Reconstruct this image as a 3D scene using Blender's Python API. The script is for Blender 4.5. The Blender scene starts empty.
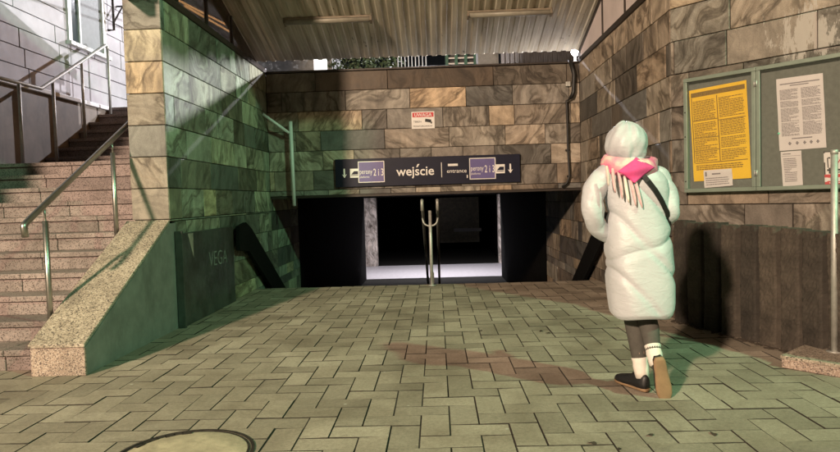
import bpy, bmesh, math, random
from mathutils import Vector, Matrix
random.seed(7)
S = bpy.context.scene
COL = S.collection
PI = math.pi

# ------------------------------------------------------------------ camera (solved from the stone courses)
F, YAW, PIT, ROL, CH = 635.4, 0.0280, 0.04335, 0.0293, 1.20
def cam_axes():
    r = Vector((math.cos(YAW), math.sin(YAW), 0))
    f0 = Vector((-math.sin(YAW), math.cos(YAW), 0))
    up = Vector((0, 0, 1))
    f = f0*math.cos(PIT) - up*math.sin(PIT)
    u = f0*math.sin(PIT) + up*math.cos(PIT)
    c, s = math.cos(ROL), math.sin(ROL)
    return r*c - u*s, r*s + u*c, f
CR, CU, CF = cam_axes()
CP = Vector((0, 0, CH))
def ray(px, py):
    return (CF*F + CR*(px-420) - CU*(py-226)).normalized()
def on_plane(px, py, p0, n):
    d = ray(px, py); p0 = Vector(p0); n = Vector(n)
    return CP + d*((p0-CP).dot(n)/d.dot(n))
def atY(px, py, Y): return on_plane(px, py, (0, Y, 0), (0, 1, 0))
def atX(px, py, X): return on_plane(px, py, (X, 0, 0), (1, 0, 0))
def atZ(px, py, Z): return on_plane(px, py, (0, 0, Z), (0, 0, 1))
cam = bpy.data.cameras.new('camera'); co = bpy.data.objects.new('camera', cam); COL.objects.link(co)
m = Matrix((CR, CU, -CF)).transposed().to_4x4(); m.translation = CP
co.matrix_world = m
cam.sensor_width = 36; cam.lens = F/840*36; cam.clip_end = 500; cam.clip_start = .05
S.camera = co

# ------------------------------------------------------------------ helpers
BASE = {}
def tag(o, label=None, cat=None, group=None, kind=None):
    if label: o['label'] = label
    if cat: o['category'] = cat
    if group: o['group'] = group
    if kind: o['kind'] = kind
    return o
def thing(name, loc, label, cat, group=None):
    o = bpy.data.objects.new(name, None); COL.objects.link(o)
    o.location = loc; o.empty_display_size = .1
    BASE[o.name] = Vector(loc)
    return tag(o, label, cat, group)

class MB:
    def __init__(s): s.v = []; s.f = []; s.r = []; s.sm = []
    def add(s, vs, fs, rnd=(.5, .5, .5), smooth=False):
        b = len(s.v); s.v += [Vector(p) for p in vs]
        for f in fs:
            s.f.append([b+i for i in f]); s.r.append(rnd); s.sm.append(smooth)
    def box(s, lo, hi, rnd=(.5, .5, .5)):
        (x0, y0, z0), (x1, y1, z1) = lo, hi
        s.add([(x0,y0,z0),(x1,y0,z0),(x1,y1,z0),(x0,y1,z0),(x0,y0,z1),(x1,y0,z1),(x1,y1,z1),(x0,y1,z1)],
              [(0,3,2,1),(4,5,6,7),(0,1,5,4),(1,2,6,5),(2,3,7,6),(3,0,4,7)], rnd)
    def obox(s, c, u, v, w, rnd=(.5, .5, .5)):          # oriented box: centre and half axes
        c, u, v, w = Vector(c), Vector(u), Vector(v), Vector(w)
        if u.cross(v).dot(w) < 0: u = -u
        P = [c-u-v-w, c+u-v-w, c+u+v-w, c-u+v-w, c-u-v+w, c+u-v+w, c+u+v+w, c-u+v+w]
        s.add(P, [(0,3,2,1),(4,5,6,7),(0,1,5,4),(1,2,6,5),(2,3,7,6),(3,0,4,7)], rnd)
    def prism(s, poly, d, rnd=(.5, .5, .5)):            # polygon (list of 3d points) swept by d
        n = len(poly); P = [Vector(p) for p in poly]; d = Vector(d)
        nn = Vector((0,0,0))
        for i in range(n): nn += P[i].cross(P[(i+1) % n])
        if nn.dot(d) > 0: P = P[::-1]
        s.add(P + [p+d for p in P], [tuple(range(n)), tuple(range(2*n-1, n-1, -1))] +
              [(i, i+n, (i+1) % n+n, (i+1) % n) for i in range(n)], rnd)
    def tube(s, path, r, n=12, cap=True, rnd=(.5, .5, .5)):
        P = [Vector(p) for p in path]; rs = r if isinstance(r, (list, tuple)) else [r]*len(P)
        rings = []; prev = None
        for i, p in enumerate(P):
            t = (P[min(i+1, len(P)-1)] - P[max(i-1, 0)]).normalized()
            if prev is None:
                a = Vector((0,0,1)) if abs(t.z) < .9 else Vector((1,0,0))
                x = t.cross(a).normalized()
            else: x = (prev - t*prev.dot(t)).normalized()
            prev = x; y = t.cross(x)
            rings.append([p + (x*math.cos(2*PI*k/n) + y*math.sin(2*PI*k/n))*rs[i] for k in range(n)])
        s.loft(rings, cap, rnd=rnd)
    def loft(s, rings, cap=True, smooth=True, rnd=(.5, .5, .5)):
        n = len(rings[0]); vs = [p for r in rings for p in r]; fs = []
        for i in range(len(rings)-1):
            for k in range(n):
                a, b = i*n+k, i*n+(k+1) % n
                fs.append((a, b, b+n, a+n))
        if cap: fs += [tuple(range(n))[::-1], tuple(range((len(rings)-1)*n, len(rings)*n))]
        s.add(vs, fs, rnd, smooth)
    def build(s, name, mat, parent=None, bevel=0, seg=2, loc=None):
        if parent is not None: base = BASE[parent.name]
        elif loc is not None: base = Vector(loc)
        else:
            xs = [p.x for p in s.v]; ys = [p.y for p in s.v]
            base = Vector(((min(xs)+max(xs))/2, (min(ys)+max(ys))/2, min(p.z for p in s.v)))
        me = bpy.data.meshes.new(name)
        me.from_pydata([p-base for p in s.v], [], s.f); me.update()
        at = me.attributes.new('rnd', 'FLOAT_COLOR', 'CORNER')
        cols = []
        for f, r in zip(s.f, s.r): cols += [r[0], r[1], r[2], 1.0]*len(f)
        at.data.foreach_set('color', cols)
        me.polygons.foreach_set('use_smooth', s.sm)
        o = bpy.data.objects.new(name, me); COL.objects.link(o)
        if mat: me.materials.append(mat)
        if parent is not None: o.parent = parent
        else: o.location = base
        BASE[o.name] = base
        if bevel:
            b = o.modifiers.new('bevel', 'BEVEL'); b.width = bevel; b.segments = seg; b.limit_method = 'ANGLE'; b.angle_limit = .6
        return o

def arc_pts(a, b, c, n=6):
    a, b, c = Vector(a), Vector(b), Vector(c)
    return [a*(1-t)**2 + b*2*t*(1-t) + c*t*t for t in [i/n for i in range(n+1)]]
def rr(): return (random.random(), random.random(), random.random())

def text_verts(body, size, org, u, v, n, align='LEFT', bold=0.0, lift=.002):
    cu = bpy.data.curves.new('t', 'FONT'); cu.body = body; cu.size = size; cu.align_x = align; cu.offset = bold*size
    cu.resolution_u = 3
    o = bpy.data.objects.new('t', cu); COL.objects.link(o)
    dg = bpy.context.evaluated_depsgraph_get()
    me = bpy.data.meshes.new_from_object(o.evaluated_get(dg))
    org, u, v, n = Vector(org), Vector(u), Vector(v), Vector(n)
    vs = [org + u*p.co.x + v*p.co.y + n*lift for p in me.vertices]
    fs = [tuple(p.vertices) for p in me.polygons]
    bpy.data.objects.remove(o); bpy.data.curves.remove(cu); bpy.data.meshes.remove(me)
    return vs, fs

# ------------------------------------------------------------------ materials
def new_mat(name):
    m = bpy.data.materials.new(name); m.use_nodes = True
    nt = m.node_tree; b = nt.nodes['Principled BSDF']
    return m, nt, b
def N(nt, t, **kw):
    n = nt.nodes.new(t)
    for k, v in kw.items(): setattr(n, k, v)
    return n
def ramp(nt, fac, stops, interp='LINEAR'):
    r = N(nt, 'ShaderNodeValToRGB'); r.color_ramp.interpolation = interp
    el = r.color_ramp.elements
    while len(el) < len(stops): el.new(.5)
    for e, (p, c) in zip(el, stops):
        e.position = p; e.color = (*c, 1) if len(c) == 3 else c
    nt.links.new(fac, r.inputs[0]); return r.outputs[0]
def mix(nt, a, b, fac, mode='MIX'):
    n = N(nt, 'ShaderNodeMix', data_type='RGBA', blend_type=mode)
    for sock, val in ((n.inputs[6], a), (n.inputs[7], b), (n.inputs[0], fac)):
        if hasattr(val, 'links') or hasattr(val, 'is_linked'): nt.links.new(val, sock)
        elif isinstance(val, (int, float)): sock.default_value = val
        else: sock.default_value = (*val, 1)
    return n.outputs[2]
def math_n(nt, op, a, b=0.0, clamp=False):
    n = N(nt, 'ShaderNodeMath', operation=op, use_clamp=clamp)
    for sock, val in ((n.inputs[0], a), (n.inputs[1], b)):
        if isinstance(val, (int, float)): sock.default_value = val
        else: nt.links.new(val, sock)
    return n.outputs[0]
def noise(nt, vec, scale, detail=4, rough=.55, dist=0.0):
    n = N(nt, 'ShaderNodeTexNoise'); n.inputs['Scale'].default_value = scale
    n.inputs['Detail'].default_value = detail; n.inputs['Roughness'].default_value = rough
    n.inputs['Distortion'].default_value = dist
    if vec is not None: nt.links.new(vec, n.inputs['Vector'])
    return n.outputs['Fac']
def pos(nt): return N(nt, 'ShaderNodeNewGeometry').outputs['Position']
def objco(nt): return N(nt, 'ShaderNodeTexCoord').outputs['Object']
def bump(nt, b, h, strength=.3, dist=.01):
    n = N(nt, 'ShaderNodeBump'); n.inputs['Strength'].default_value = strength; n.inputs['Distance'].default_value = dist
    nt.links.new(h, n.inputs['Height']); nt.links.new(n.outputs[0], b.inputs['Normal'])
def vscale(nt, vec, s):
    n = N(nt, 'ShaderNodeMapping'); n.inputs['Scale'].default_value = s if isinstance(s, tuple) else (s, s, s)
    nt.links.new(vec, n.inputs['Vector']); return n.outputs[0]

def mat_plain(name, col, rough=.6, metal=0, var=.25, nscale=8, bmp=.0, spec=.5, dirt=None, grime=0.0):
    m, nt, b = new_mat(name)
    p = objco(nt)
    f = noise(nt, p, nscale, 6, .6)
    lo = tuple(c*(1-var) for c in col); hi = tuple(min(1, c*(1+var)) for c in col)
    c = ramp(nt, f, [(.3, lo), (.7, hi)])
    if grime:
        g = noise(nt, vscale(nt, p, (1, 1, .35)), nscale*.6, 8, .7, .5)
        c = mix(nt, c, dirt or (.03, .025, .02), ramp(nt, g, [(.5, (0,0,0)), (.72, (grime,)*3)]))
    nt.links.new(c, b.inputs['Base Color'])
    b.inputs['Roughness'].default_value = rough; b.inputs['Metallic'].default_value = metal
    b.inputs['Specular IOR Level'].default_value = spec
    f2 = noise(nt, p, nscale*6, 4, .6)
    r = math_n(nt, 'MULTIPLY_ADD', f2, .25); r.node.inputs[2].default_value = rough-.12
    nt.links.new(r, b.inputs['Roughness'])
    if bmp: bump(nt, b, f2, bmp, .004)
    return m

def mat_stone(name, axis, tint=(1, 1, 1), paint=None, cscale=1.0):
    m, nt, b = new_mat(name)
    at = N(nt, 'ShaderNodeAttribute', attribute_name='rnd')
    sep = N(nt, 'ShaderNodeSeparateColor'); nt.links.new(at.outputs['Color'], sep.inputs[0])
    R, G, B = sep.outputs
    p = pos(nt)
    off = N(nt, 'ShaderNodeVectorMath', operation='MULTIPLY_ADD')
    nt.links.new(at.outputs['Color'], off.inputs[0]); off.inputs[1].default_value = (37, 23, 31); nt.links.new(p, off.inputs[2])
    rot = N(nt, 'ShaderNodeVectorRotate', rotation_type='AXIS_ANGLE'); rot.inputs['Axis'].default_value = axis
    nt.links.new(off.outputs[0], rot.inputs['Vector'])
    nt.links.new(math_n(nt, 'MULTIPLY_ADD', R, 2.6), rot.inputs['Angle'])
    q = rot.outputs[0]
    def warp(vec, sc, amt, det=2):
        wn = N(nt, 'ShaderNodeTexNoise'); wn.inputs['Scale'].default_value = sc; wn.inputs['Detail'].default_value = det
        nt.links.new(vec, wn.inputs['Vector'])
        sb = N(nt, 'ShaderNodeVectorMath', operation='SUBTRACT'); nt.links.new(wn.outputs['Color'], sb.inputs[0]); sb.inputs[1].default_value = (.5, .5, .5)
        wv = N(nt, 'ShaderNodeVectorMath', operation='MULTIPLY_ADD'); nt.links.new(sb.outputs[0], wv.inputs[0]); wv.inputs[1].default_value = (amt,)*3; nt.links.new(vec, wv.inputs[2])
        return wv.outputs[0]
    def warp_by(vec, sc, amt, k):
        wn = N(nt, 'ShaderNodeTexNoise'); wn.inputs['Scale'].default_value = sc; wn.inputs['Detail'].default_value = 2
        nt.links.new(vec, wn.inputs['Vector'])
        sb = N(nt, 'ShaderNodeVectorMath', operation='SUBTRACT'); nt.links.new(wn.outputs['Color'], sb.inputs[0]); sb.inputs[1].default_value = (.5, .5, .5)
        sc_ = N(nt, 'ShaderNodeVectorMath', operation='SCALE'); nt.links.new(sb.outputs[0], sc_.inputs[0]); nt.links.new(math_n(nt, 'MULTIPLY', k, amt), sc_.inputs['Scale'])
        ad = N(nt, 'ShaderNodeVectorMath', operation='ADD'); nt.links.new(sc_.outputs[0], ad.inputs[0]); nt.links.new(vec, ad.inputs[1])
        return ad.outputs[0]
    h1 = math_n(nt, 'FRACT', math_n(nt, 'MULTIPLY', R, 7.31)); h2 = math_n(nt, 'FRACT', math_n(nt, 'MULTIPLY', B, 5.77)); h3 = math_n(nt, 'FRACT', math_n(nt, 'MULTIPLY', G, 9.13))
    q2 = warp(warp_by(q, 1.5, 1.15, h1), 4.5, .12, 3)
    flow = noise(nt, vscale(nt, q2, (1.0, 1.0, 4.2)), 1.0, 7, .58)
    bands = noise(nt, vscale(nt, q2, (1.6, 1.6, 9.5)), 1.0, 8, .66)
    ridge = math_n(nt, 'ABSOLUTE', math_n(nt, 'SUBTRACT', noise(nt, vscale(nt, q2, (1.1, 1.1, 3.2)), 1.0, 5, .55), .5))
    n1 = noise(nt, q, 3.0, 8, .65, 1.2)
    n2 = noise(nt, p, 60, 4, .6)
    tone = ramp(nt, G, [(0, (.09, .086, .081)), (.2, (.155, .149, .14)), (.45, (.225, .215, .2)), (.66, (.29, .272, .245)), (.85, (.36, .328, .285)), (1, (.44, .385, .3))])
    sw = ramp(nt, flow, [(.32, (.42, .39, .36)), (.44, (.8, .77, .73)), (.52, (1.1, 1.08, 1.05)), (.6, (.85, .8, .75)), (.7, (1.3, 1.27, 1.22))])
    sw = mix(nt, sw, ramp(nt, bands, [(.36, (.5, .47, .44)), (.47, (.98, .97, .95)), (.6, (1.18, 1.16, 1.13))]), .85, 'MULTIPLY')
    sw = mix(nt, sw, ramp(nt, ridge, [(.0, (.3, .28, .26)), (.018, (.6, .58, .55)), (.045, (1, 1, 1))]), .9, 'MULTIPLY')
    sw2 = mix(nt, (.92, .92, .92), sw, ramp(nt, h2, [(0, (.25,)*3), (.18, (.45,)*3), (.36, (.9,)*3), (1, (1, 1, 1))]))
    hue = ramp(nt, h3, [(0, (.92, 1.0, 1.06)), (.45, (1, 1, 1)), (.75, (1.02, .99, .96)), (1, (1.1, .97, .84))])
    c = mix(nt, mix(nt, tone, hue, 1.0, 'MULTIPLY'), sw2, 1.0, 'MULTIPLY')
    mott = ramp(nt, n1, [(.25, (.62, .6, .58)), (.6, (1.12, 1.1, 1.08))])
    c = mix(nt, c, mott, 1.0, 'MULTIPLY')
    c = mix(nt, c, ramp(nt, noise(nt, p, 130, 5, .75), [(.3, (.72,)*3), (.7, (1.22,)*3)]), 1.0, 'MULTIPLY')
    rust = ramp(nt, noise(nt, q, 1.6, 5, .6, 1.0), [(.63, (0,0,0)), (.75, (.5,.5,.5))])
    c = mix(nt, c, (.16, .095, .05), math_n(nt, 'MULTIPLY', rust, .6))
    grime = ramp(nt, noise(nt, vscale(nt, p, (2.2, 2.2, .5)), 2.0, 8, .68, .4), [(.48, (0,0,0)), (.75, (.6,.6,.6))])
    c = mix(nt, c, (.04, .036, .03), grime)
    c = mix(nt, c, tint, 1.0, 'MULTIPLY')
    if paint:                                            # remains of white paint and lime at one place on the wall
        ctr, rad = paint
        d = N(nt, 'ShaderNodeVectorMath', operation='DISTANCE'); nt.links.new(p, d.inputs[0]); d.inputs[1].default_value = ctr
        fall = ramp(nt, d.outputs['Value'], [(0, (.33,)*3), (rad, (0, 0, 0))])
        pn = noise(nt, vscale(nt, p, (9, 9, 2.2)), 1.0, 9, .75, .3)
        f = math_n(nt, 'ADD', pn, fall)
        f = ramp(nt, f, [(.73, (0,0,0)), (.77, (.75,)*3)])
        c = mix(nt, c, (.4, .375, .345), f)
    nt.links.new(c, b.inputs['Base Color'])
    r = math_n(nt, 'MULTIPLY_ADD', n1, .5); r.node.inputs[2].default_value = .33
    b.inputs['Specular IOR Level'].default_value = .3
    nt.links.new(r, b.inputs['Roughness'])
    h = math_n(nt, 'ADD', math_n(nt, 'MULTIPLY', n1, .6), math_n(nt, 'MULTIPLY', n2, .3))
    bump(nt, b, h, .35, .006)
    return m

def mat_granite(name, base, light, dark, sc=140):
    m, nt, b = new_mat(name); p = pos(nt)
    v = N(nt, 'ShaderNodeTexVoronoi'); v.inputs['Scale'].default_value = sc; nt.links.new(p, v.inputs['Vector'])
    sep = N(nt, 'ShaderNodeSeparateColor'); nt.links.new(v.outputs['Color'], sep.inputs[0])
    c = ramp(nt, sep.outputs[0], [(0, dark), (.16, dark), (.2, base), (.7, base), (.74, light), (1, light)])
    at = N(nt, 'ShaderNodeAttribute', attribute_name='rnd')
    sp = N(nt, 'ShaderNodeSeparateColor'); nt.links.new(at.outputs['Color'], sp.inputs[0])
    c = mix(nt, c, ramp(nt, sp.outputs[0], [(0, (.72,)*3), (1, (1.15,)*3)]), 1.0, 'MULTIPLY')
    g = noise(nt, p, 2.4, 9, .7, .6)
    c = mix(nt, c, (.06, .045, .035), ramp(nt, g, [(.45, (0,0,0)), (.78, (.75,)*3)]))
    nt.links.new(c, b.inputs['Base Color']); b.inputs['Roughness'].default_value = .7
    bump(nt, b, noise(nt, p, 180, 3), .3, .003)
    return m

def mat_paving():
    m, nt, b = new_mat('concrete_paving_blocks'); p = pos(nt)
    at = N(nt, 'ShaderNodeAttribute', attribute_name='rnd')
    sp = N(nt, 'ShaderNodeSeparateColor'); nt.links.new(at.outputs['Color'], sp.inputs[0])
    c = ramp(nt, sp.outputs[0], [(0, (.25, .212, .165)), (.12, (.29, .25, .197)), (.7, (.36, .308, .243)), (1, (.415, .362, .29))])
    fine = noise(nt, p, 220, 3, .7)
    c = mix(nt, c, ramp(nt, math_n(nt, 'ADD', math_n(nt, 'MULTIPLY', fine, .5), math_n(nt, 'MULTIPLY', noise(nt, p, 45, 5, .7), .5)), [(.33, (.6,)*3), (.66, (1.25,)*3)]), 1.0, 'MULTIPLY')
    st = noise(nt, p, 1.3, 8, .66, .6)
    c = mix(nt, c, ramp(nt, st, [(.3, (.62, .6, .57)), (.6, (1.08,)*3)]), 1.0, 'MULTIPLY')
    sp2 = noise(nt, p, 9, 6, .7, .2)
    c = mix(nt, c, (.1, .085, .07), ramp(nt, sp2, [(.6, (0,0,0)), (.72, (.45,)*3)]))
    v = N(nt, 'ShaderNodeTexVoronoi'); v.inputs['Scale'].default_value = 3.4; nt.links.new(p, v.inputs['Vector'])
    gum = ramp(nt, v.outputs['Distance'], [(.03, (1, 1, 1)), (.045, (0, 0, 0))])
    c = mix(nt, c, (.5, .47, .42), math_n(nt, 'MULTIPLY', gum, .85))
    nt.links.new(c, b.inputs['Base Color'])
    r = ramp(nt, st, [(.3, (.55,)*3), (.65, (.82,)*3)]); nt.links.new(r, b.inputs['Roughness'])
    bump(nt, b, math_n(nt, 'ADD', fine, math_n(nt, 'MULTIPLY', sp2, .8)), .35, .004)
    return m

def mat_glow(name, col, strength):
    m, nt, b = new_mat(name)
    b.inputs['Base Color'].default_value = (*[min(.9, c) for c in col], 1)
    b.inputs['Emission Color'].default_value = (*col, 1); b.inputs['Emission Strength'].default_value = strength
    return m

M = {}
M['stone_x'] = mat_stone('swirled_stone_side', (1, 0, 0), (1.12, 1.1, 1.08))
M['stone_left'] = mat_stone('green_lit_stone_side', (1, 0, 0), (.98, 1.2, 1.1))  # same stone as the right wall, with green lamp light tinted in
M['stone_y'] = mat_stone('swirled_stone_front', (0, 1, 0), (1.12, 1.1, 1.09))
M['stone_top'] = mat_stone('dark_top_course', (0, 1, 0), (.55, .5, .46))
M['mortar'] = mat_plain('dark_mortar', (.035, .03, .026), .9)
M['facade'] = mat_plain('white_facade_slabs', (.42, .405, .425), .6, var=.2, nscale=2.0, bmp=.15, grime=.35, dirt=(.3, .28, .3))
M['plinth'] = mat_plain('brown_plinth', (.2, .17, .14), .55, nscale=3, grime=.5)
M['white_paint'] = mat_plain('white_paint', (.72, .72, .72), .4, var=.06)
M['grey_blind'] = mat_plain('grey_blind', (.2, .22, .22), .6, var=.08)
M['steel'] = mat_plain('brushed_steel', (.42, .41, .38), .38, 1.0, var=.12, nscale=20)
M['steel_dull'] = mat_plain('dull_galvanised_steel', (.45, .45, .42), .55, .6, var=.2, nscale=15)
M['granite'] = mat_granite('pink_granite', (.36, .27, .215), (.52, .42, .35), (.12, .09, .08))
M['granite_top'] = mat_granite('pale_granite', (.37, .31, .24), (.55, .47, .38), (.11, .09, .075), 110)
M['granite_red'] = mat_granite('red_brown_granite', (.27, .22, .205), (.33, .26, .235), (.085, .063, .055))
M['render_wall'] = mat_plain('rough_render', (.2, .2, .18), .85, var=.2, nscale=5, bmp=.4, grime=.4)
M['paving'] = mat_paving()
M['joint'] = mat_plain('joint_sand', (.034, .029, .022), .95, var=.4, nscale=30)
M['dark_panel'] = mat_plain('dark_sheet_steel', (.05, .058, .05), .45, .0, var=.5, nscale=4, grime=.8, bmp=.2)
M['black'] = mat_plain('black_paint', (.012, .012, .012), .5, var=.2)
M['black_board'] = mat_plain('black_painted_board', (.006, .006, .006), .8, var=.2, spec=.1)
M['graffiti'] = mat_plain('chalky_graffiti', (.22, .25, .22), .9, var=.4, nscale=40)
M['canopy'] = None
M['brown_metal'] = mat_plain('dark_brown_metal', (.03, .022, .017), .5, .2, var=.3)
M['soil'] = mat_plain('soil', (.06, .045, .032), .95, var=.5, nscale=25, bmp=.8)
M['palisade'] = mat_plain('weathered_concrete', (.062, .052, .042), .9, var=.5, nscale=6, bmp=.8, grime=.9, dirt=(.018, .016, .012))
_nt = M['palisade'].node_tree; _b = _nt.nodes['Principled BSDF']; _src = _b.inputs['Base Color'].links[0].from_socket
_oi = N(_nt, 'ShaderNodeObjectInfo'); _nt.links.new(mix(_nt, _src, ramp(_nt, _oi.outputs['Random'], [(0, (.5, .5, .5)), (1, (1.25, 1.2, 1.15))]), 1.0, 'MULTIPLY'), _b.inputs['Base Color'])
M['asphalt'] = mat_plain('dark_ground', (.05, .048, .045), .9, var=.3)
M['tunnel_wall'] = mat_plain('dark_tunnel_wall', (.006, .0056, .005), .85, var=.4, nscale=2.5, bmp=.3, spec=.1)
M['tunnel_floor'] = mat_plain('pale_floor_tiles', (.5, .48, .5), .45, var=.12)
M['tunnel_dark_floor'] = mat_plain('dark_floor', (.016, .015, .013), .8, var=.3, spec=.15)  # near-black colour puts the unlit tunnel's shade into the floor
M['marble'] = mat_stone('pale_marble', (0, 1, 0), (2.9, 2.9, 3.1))
M['olive'] = mat_plain('olive_board', (.5, .47, .36), .7)
M['navy'] = mat_plain('navy_sign_enamel', (.008, .009, .024), .45, var=.15, spec=.25)
M['violet'] = mat_plain('violet_sticker', (.12, .1, .26), .4, var=.1)
M['sign_white'] = mat_plain('sign_white', (.75, .73, .7), .5, var=.05)
M['sign_red'] = mat_plain('sign_red', (.55, .045, .05), .5, var=.08)
M['ink'] = mat_plain('black_ink', (.03, .028, .028), .7, var=.2)
M['grey_ink'] = mat_plain('grey_ink', (.22, .2, .21), .8, var=.3, nscale=120)
M['brown_ink'] = mat_plain('brown_ink', (.2, .12, .012), .8, var=.35, nscale=120)
M['paper'] = mat_plain('white_paper', (.66, .63, .62), .85, var=.05, nscale=5)
M['yellow_paper'] = mat_plain('yellow_paper', (.8, .5, .015), .8, var=.08, nscale=4)
M['board_frame'] = mat_plain('grey_green_aluminium', (.2, .24, .2), .45, .3, var=.1)
M['felt'] = mat_plain('grey_felt', (.13, .14, .12), .95, var=.12, nscale=30, bmp=.2)
M['iron'] = mat_plain('cast_iron', (.05, .042, .035), .6, .5, var=.4, nscale=25, bmp=.5)
M['lid'] = mat_plain('manhole_concrete', (.42, .355, .25), .85, var=.3, nscale=7, bmp=.7, grime=.6, dirt=(.12, .1, .07))
M['lens'] = mat_plain('dirty_diffuser', (.27, .25, .2), .4, var=.25, nscale=6)
M['housing'] = mat_plain('dirty_lamp_housing', (.17, .14, .1), .5, var=.3)
M['leaf'] = mat_plain('hedge_leaf', (.04, .06, .022), .6, var=.5, nscale=8)
M['grass'] = mat_plain('grass', (.055, .085, .03), .7, var=.4)
M['bark'] = mat_plain('bark', (.07, .05, .035), .9)
M['coat'] = None
M['skin'] = mat_plain('skin', (.5, .32, .25), .5, var=.05)
M['hair'] = mat_plain('brown_hair', (.06, .035, .02), .5)
M['leggings'] = mat_plain('dark_grey_leggings', (.075, .07, .06), .85, var=.15, nscale=30)
M['sock'] = mat_plain('white_sock', (.72, .68, .62), .9, var=.06, nscale=40, bmp=.4)
M['shoe'] = mat_plain('black_shoe', (.012, .012, .013), .5)
M['sole'] = mat_plain('tan_rubber_sole', (.24, .155, .085), .7)
M['hot_pink'] = mat_plain('hot_pink_wool', (.72, .075, .26), .9, var=.08, nscale=60, bmp=.4)
M['fringe'] = mat_plain('dusty_pink_wool', (.64, .42, .43), .9, var=.2, nscale=40)
M['strap'] = mat_plain('black_strap', (.01, .01, .011), .5)
M['frosted'] = mat_plain('frosted_panel', (.66, .58, .57), .5, var=.1, nscale=2, grime=.3, dirt=(.3, .25, .24))
M['green_post'] = mat_plain('green_paint', (.03, .12, .08), .5)
M['grey_block'] = mat_plain('grey_concrete', (.22, .22, .21), .85)
M['glass_dark'] = None

def mk_canopy():
    m, nt, b = new_mat('cream_corrugated_sheet'); p = pos(nt)
    c = ramp(nt, noise(nt, p, 1.6, 6, .6), [(.3, (.5, .46, .37)), (.7, (.62, .58, .48))])
    sp = noise(nt, vscale(nt, p, (14, 5, 14)), 1.0, 6, .7)
    big = noise(nt, p, 1.1, 3, .5)
    f = math_n(nt, 'ADD', sp, math_n(nt, 'MULTIPLY', big, .35))
    c = mix(nt, c, (.02, .016, .012), ramp(nt, f, [(.83, (0,0,0)), (.9, (.9,)*3)]))
    st = noise(nt, vscale(nt, p, (10, .7, .7)), 1.0, 5, .6)
    c = mix(nt, c, ramp(nt, st, [(.35, (.6, .55, .48)), (.65, (1.1,)*3)]), 1.0, 'MULTIPLY')
    nt.links.new(c, b.inputs['Base Color']); b.inputs['Roughness'].default_value = .5
    return m
M['canopy'] = mk_canopy()
def mk_coat():
    m, nt, b = new_mat('white_puffer_nylon'); p = objco(nt)
    c = ramp(nt, noise(nt, p, 5, 5), [(.3, (.46, .49, .52)), (.7, (.52, .55, .58))])
    nt.links.new(c, b.inputs['Base Color']); b.inputs['Roughness'].default_value = .42
    b.inputs['Sheen Weight'].default_value = .15
    h = math_n(nt, 'ADD', noise(nt, vscale(nt, p, (11, 11, 26)), 1.0, 6, .62, 1.2), math_n(nt, 'MULTIPLY', noise(nt, p, 60, 3), .2))
    bump(nt, b, h, .42, .012)
    return m
M['coat'] = mk_coat()
def mk_scarf():
    m, nt, b = new_mat('pink_and_cream_scarf'); p = objco(nt)
    c = ramp(nt, noise(nt, p, 9, 3, .5, .6), [(.36, (.72, .56, .5)), (.42, (.74, .38, .41)), (.62, (.74, .16, .3))])
    nt.links.new(c, b.inputs['Base Color']); b.inputs['Roughness'].default_value = .9
    bump(nt, b, noise(nt, p, 90, 3), .5, .006)
    return m
M['scarf'] = mk_scarf()
def mk_glass(name, col, rough=.08, alpha=.35):
    m, nt, b = new_mat(name)
    b.inputs['Base Color'].default_value = (*col, 1); b.inputs['Roughness'].default_value = rough
    b.inputs['Alpha'].default_value = alpha
    return m
M['glass_dark'] = mk_glass('brown_tinted_glass', (.04, .022, .014), .12, .87)
M['glass_board'] = mk_glass('board_glazing', (.2, .22, .2), .06, .08)
M['pane'] = mat_plain('dark_window_glass', (.06, .075, .08), .1, var=.1)

# ------------------------------------------------------------------ stone cladding
CZ0, CH_ = 1.07, 0.30            # a course line and the course height, measured on the walls
XL, XR, YF, YB, YE = -2.556, 2.19, 6.0, 9.70, 8.8
ZT = 3.16
SZ = [.38, .48, .6, .7, .85, .98]
def clad(mb, p0, u, n, u0, u1, z0, z1, sizes=SZ, tone=None, course=CH_, zref=CZ0, gap=.0035, proud=.02, tilt=True):
    p0, u, n = Vector(p0), Vector(u), Vector(n)
    k = math.floor((z0-zref)/course)
    while True:
        a = max(z0, zref+k*course); b = min(z1, zref+(k+1)*course)
        if a >= z1-1e-4: break
        if b-a > .01:
            x = u0 - random.random()*sizes[-1]*.6 if len(sizes) > 1 else u0
            while x < u1-1e-4:
                w = random.choice(sizes); xa = max(x, u0); xb = min(x+w, u1)
                if u1-xb < .1: xb = u1
                if xb-xa > .012:
                    r = list(rr())
                    if tone: r[1] = tone(k, r[1])
                    d0 = proud + random.uniform(-.003, .004)
                    e = .004; g = gap
                    def P(s, z, d): return p0 + u*s + Vector((0, 0, z)) + n*d
                    o = [P(xa+g, a+g, 0), P(xb-g, a+g, 0), P(xb-g, b-g, 0), P(xa+g, b-g, 0)]
                    m_ = [P(xa+g, a+g, d0-e), P(xb-g, a+g, d0-e), P(xb-g, b-g, d0-e), P(xa+g, b-g, d0-e)]
                    t = [P(xa+g+e, a+g+e, d0), P(xb-g-e, a+g+e, d0), P(xb-g-e, b-g-e, d0), P(xa+g+e, b-g-e, d0)]
                    fs = []
                    for i in range(4):
                        j = (i+1) % 4; fs += [(i, j, 4+j, 4+i), (4+i, 4+j, 8+j, 8+i)]
                    fs.append((8, 9, 10, 11))
                    if u.cross(Vector((0, 0, 1))).dot(n) < 0: fs = [f[::-1] for f in fs]
                    mb.add(o+m_+t, fs, tuple(r))
                x += w
                if xb >= u1: break
        k += 1

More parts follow.
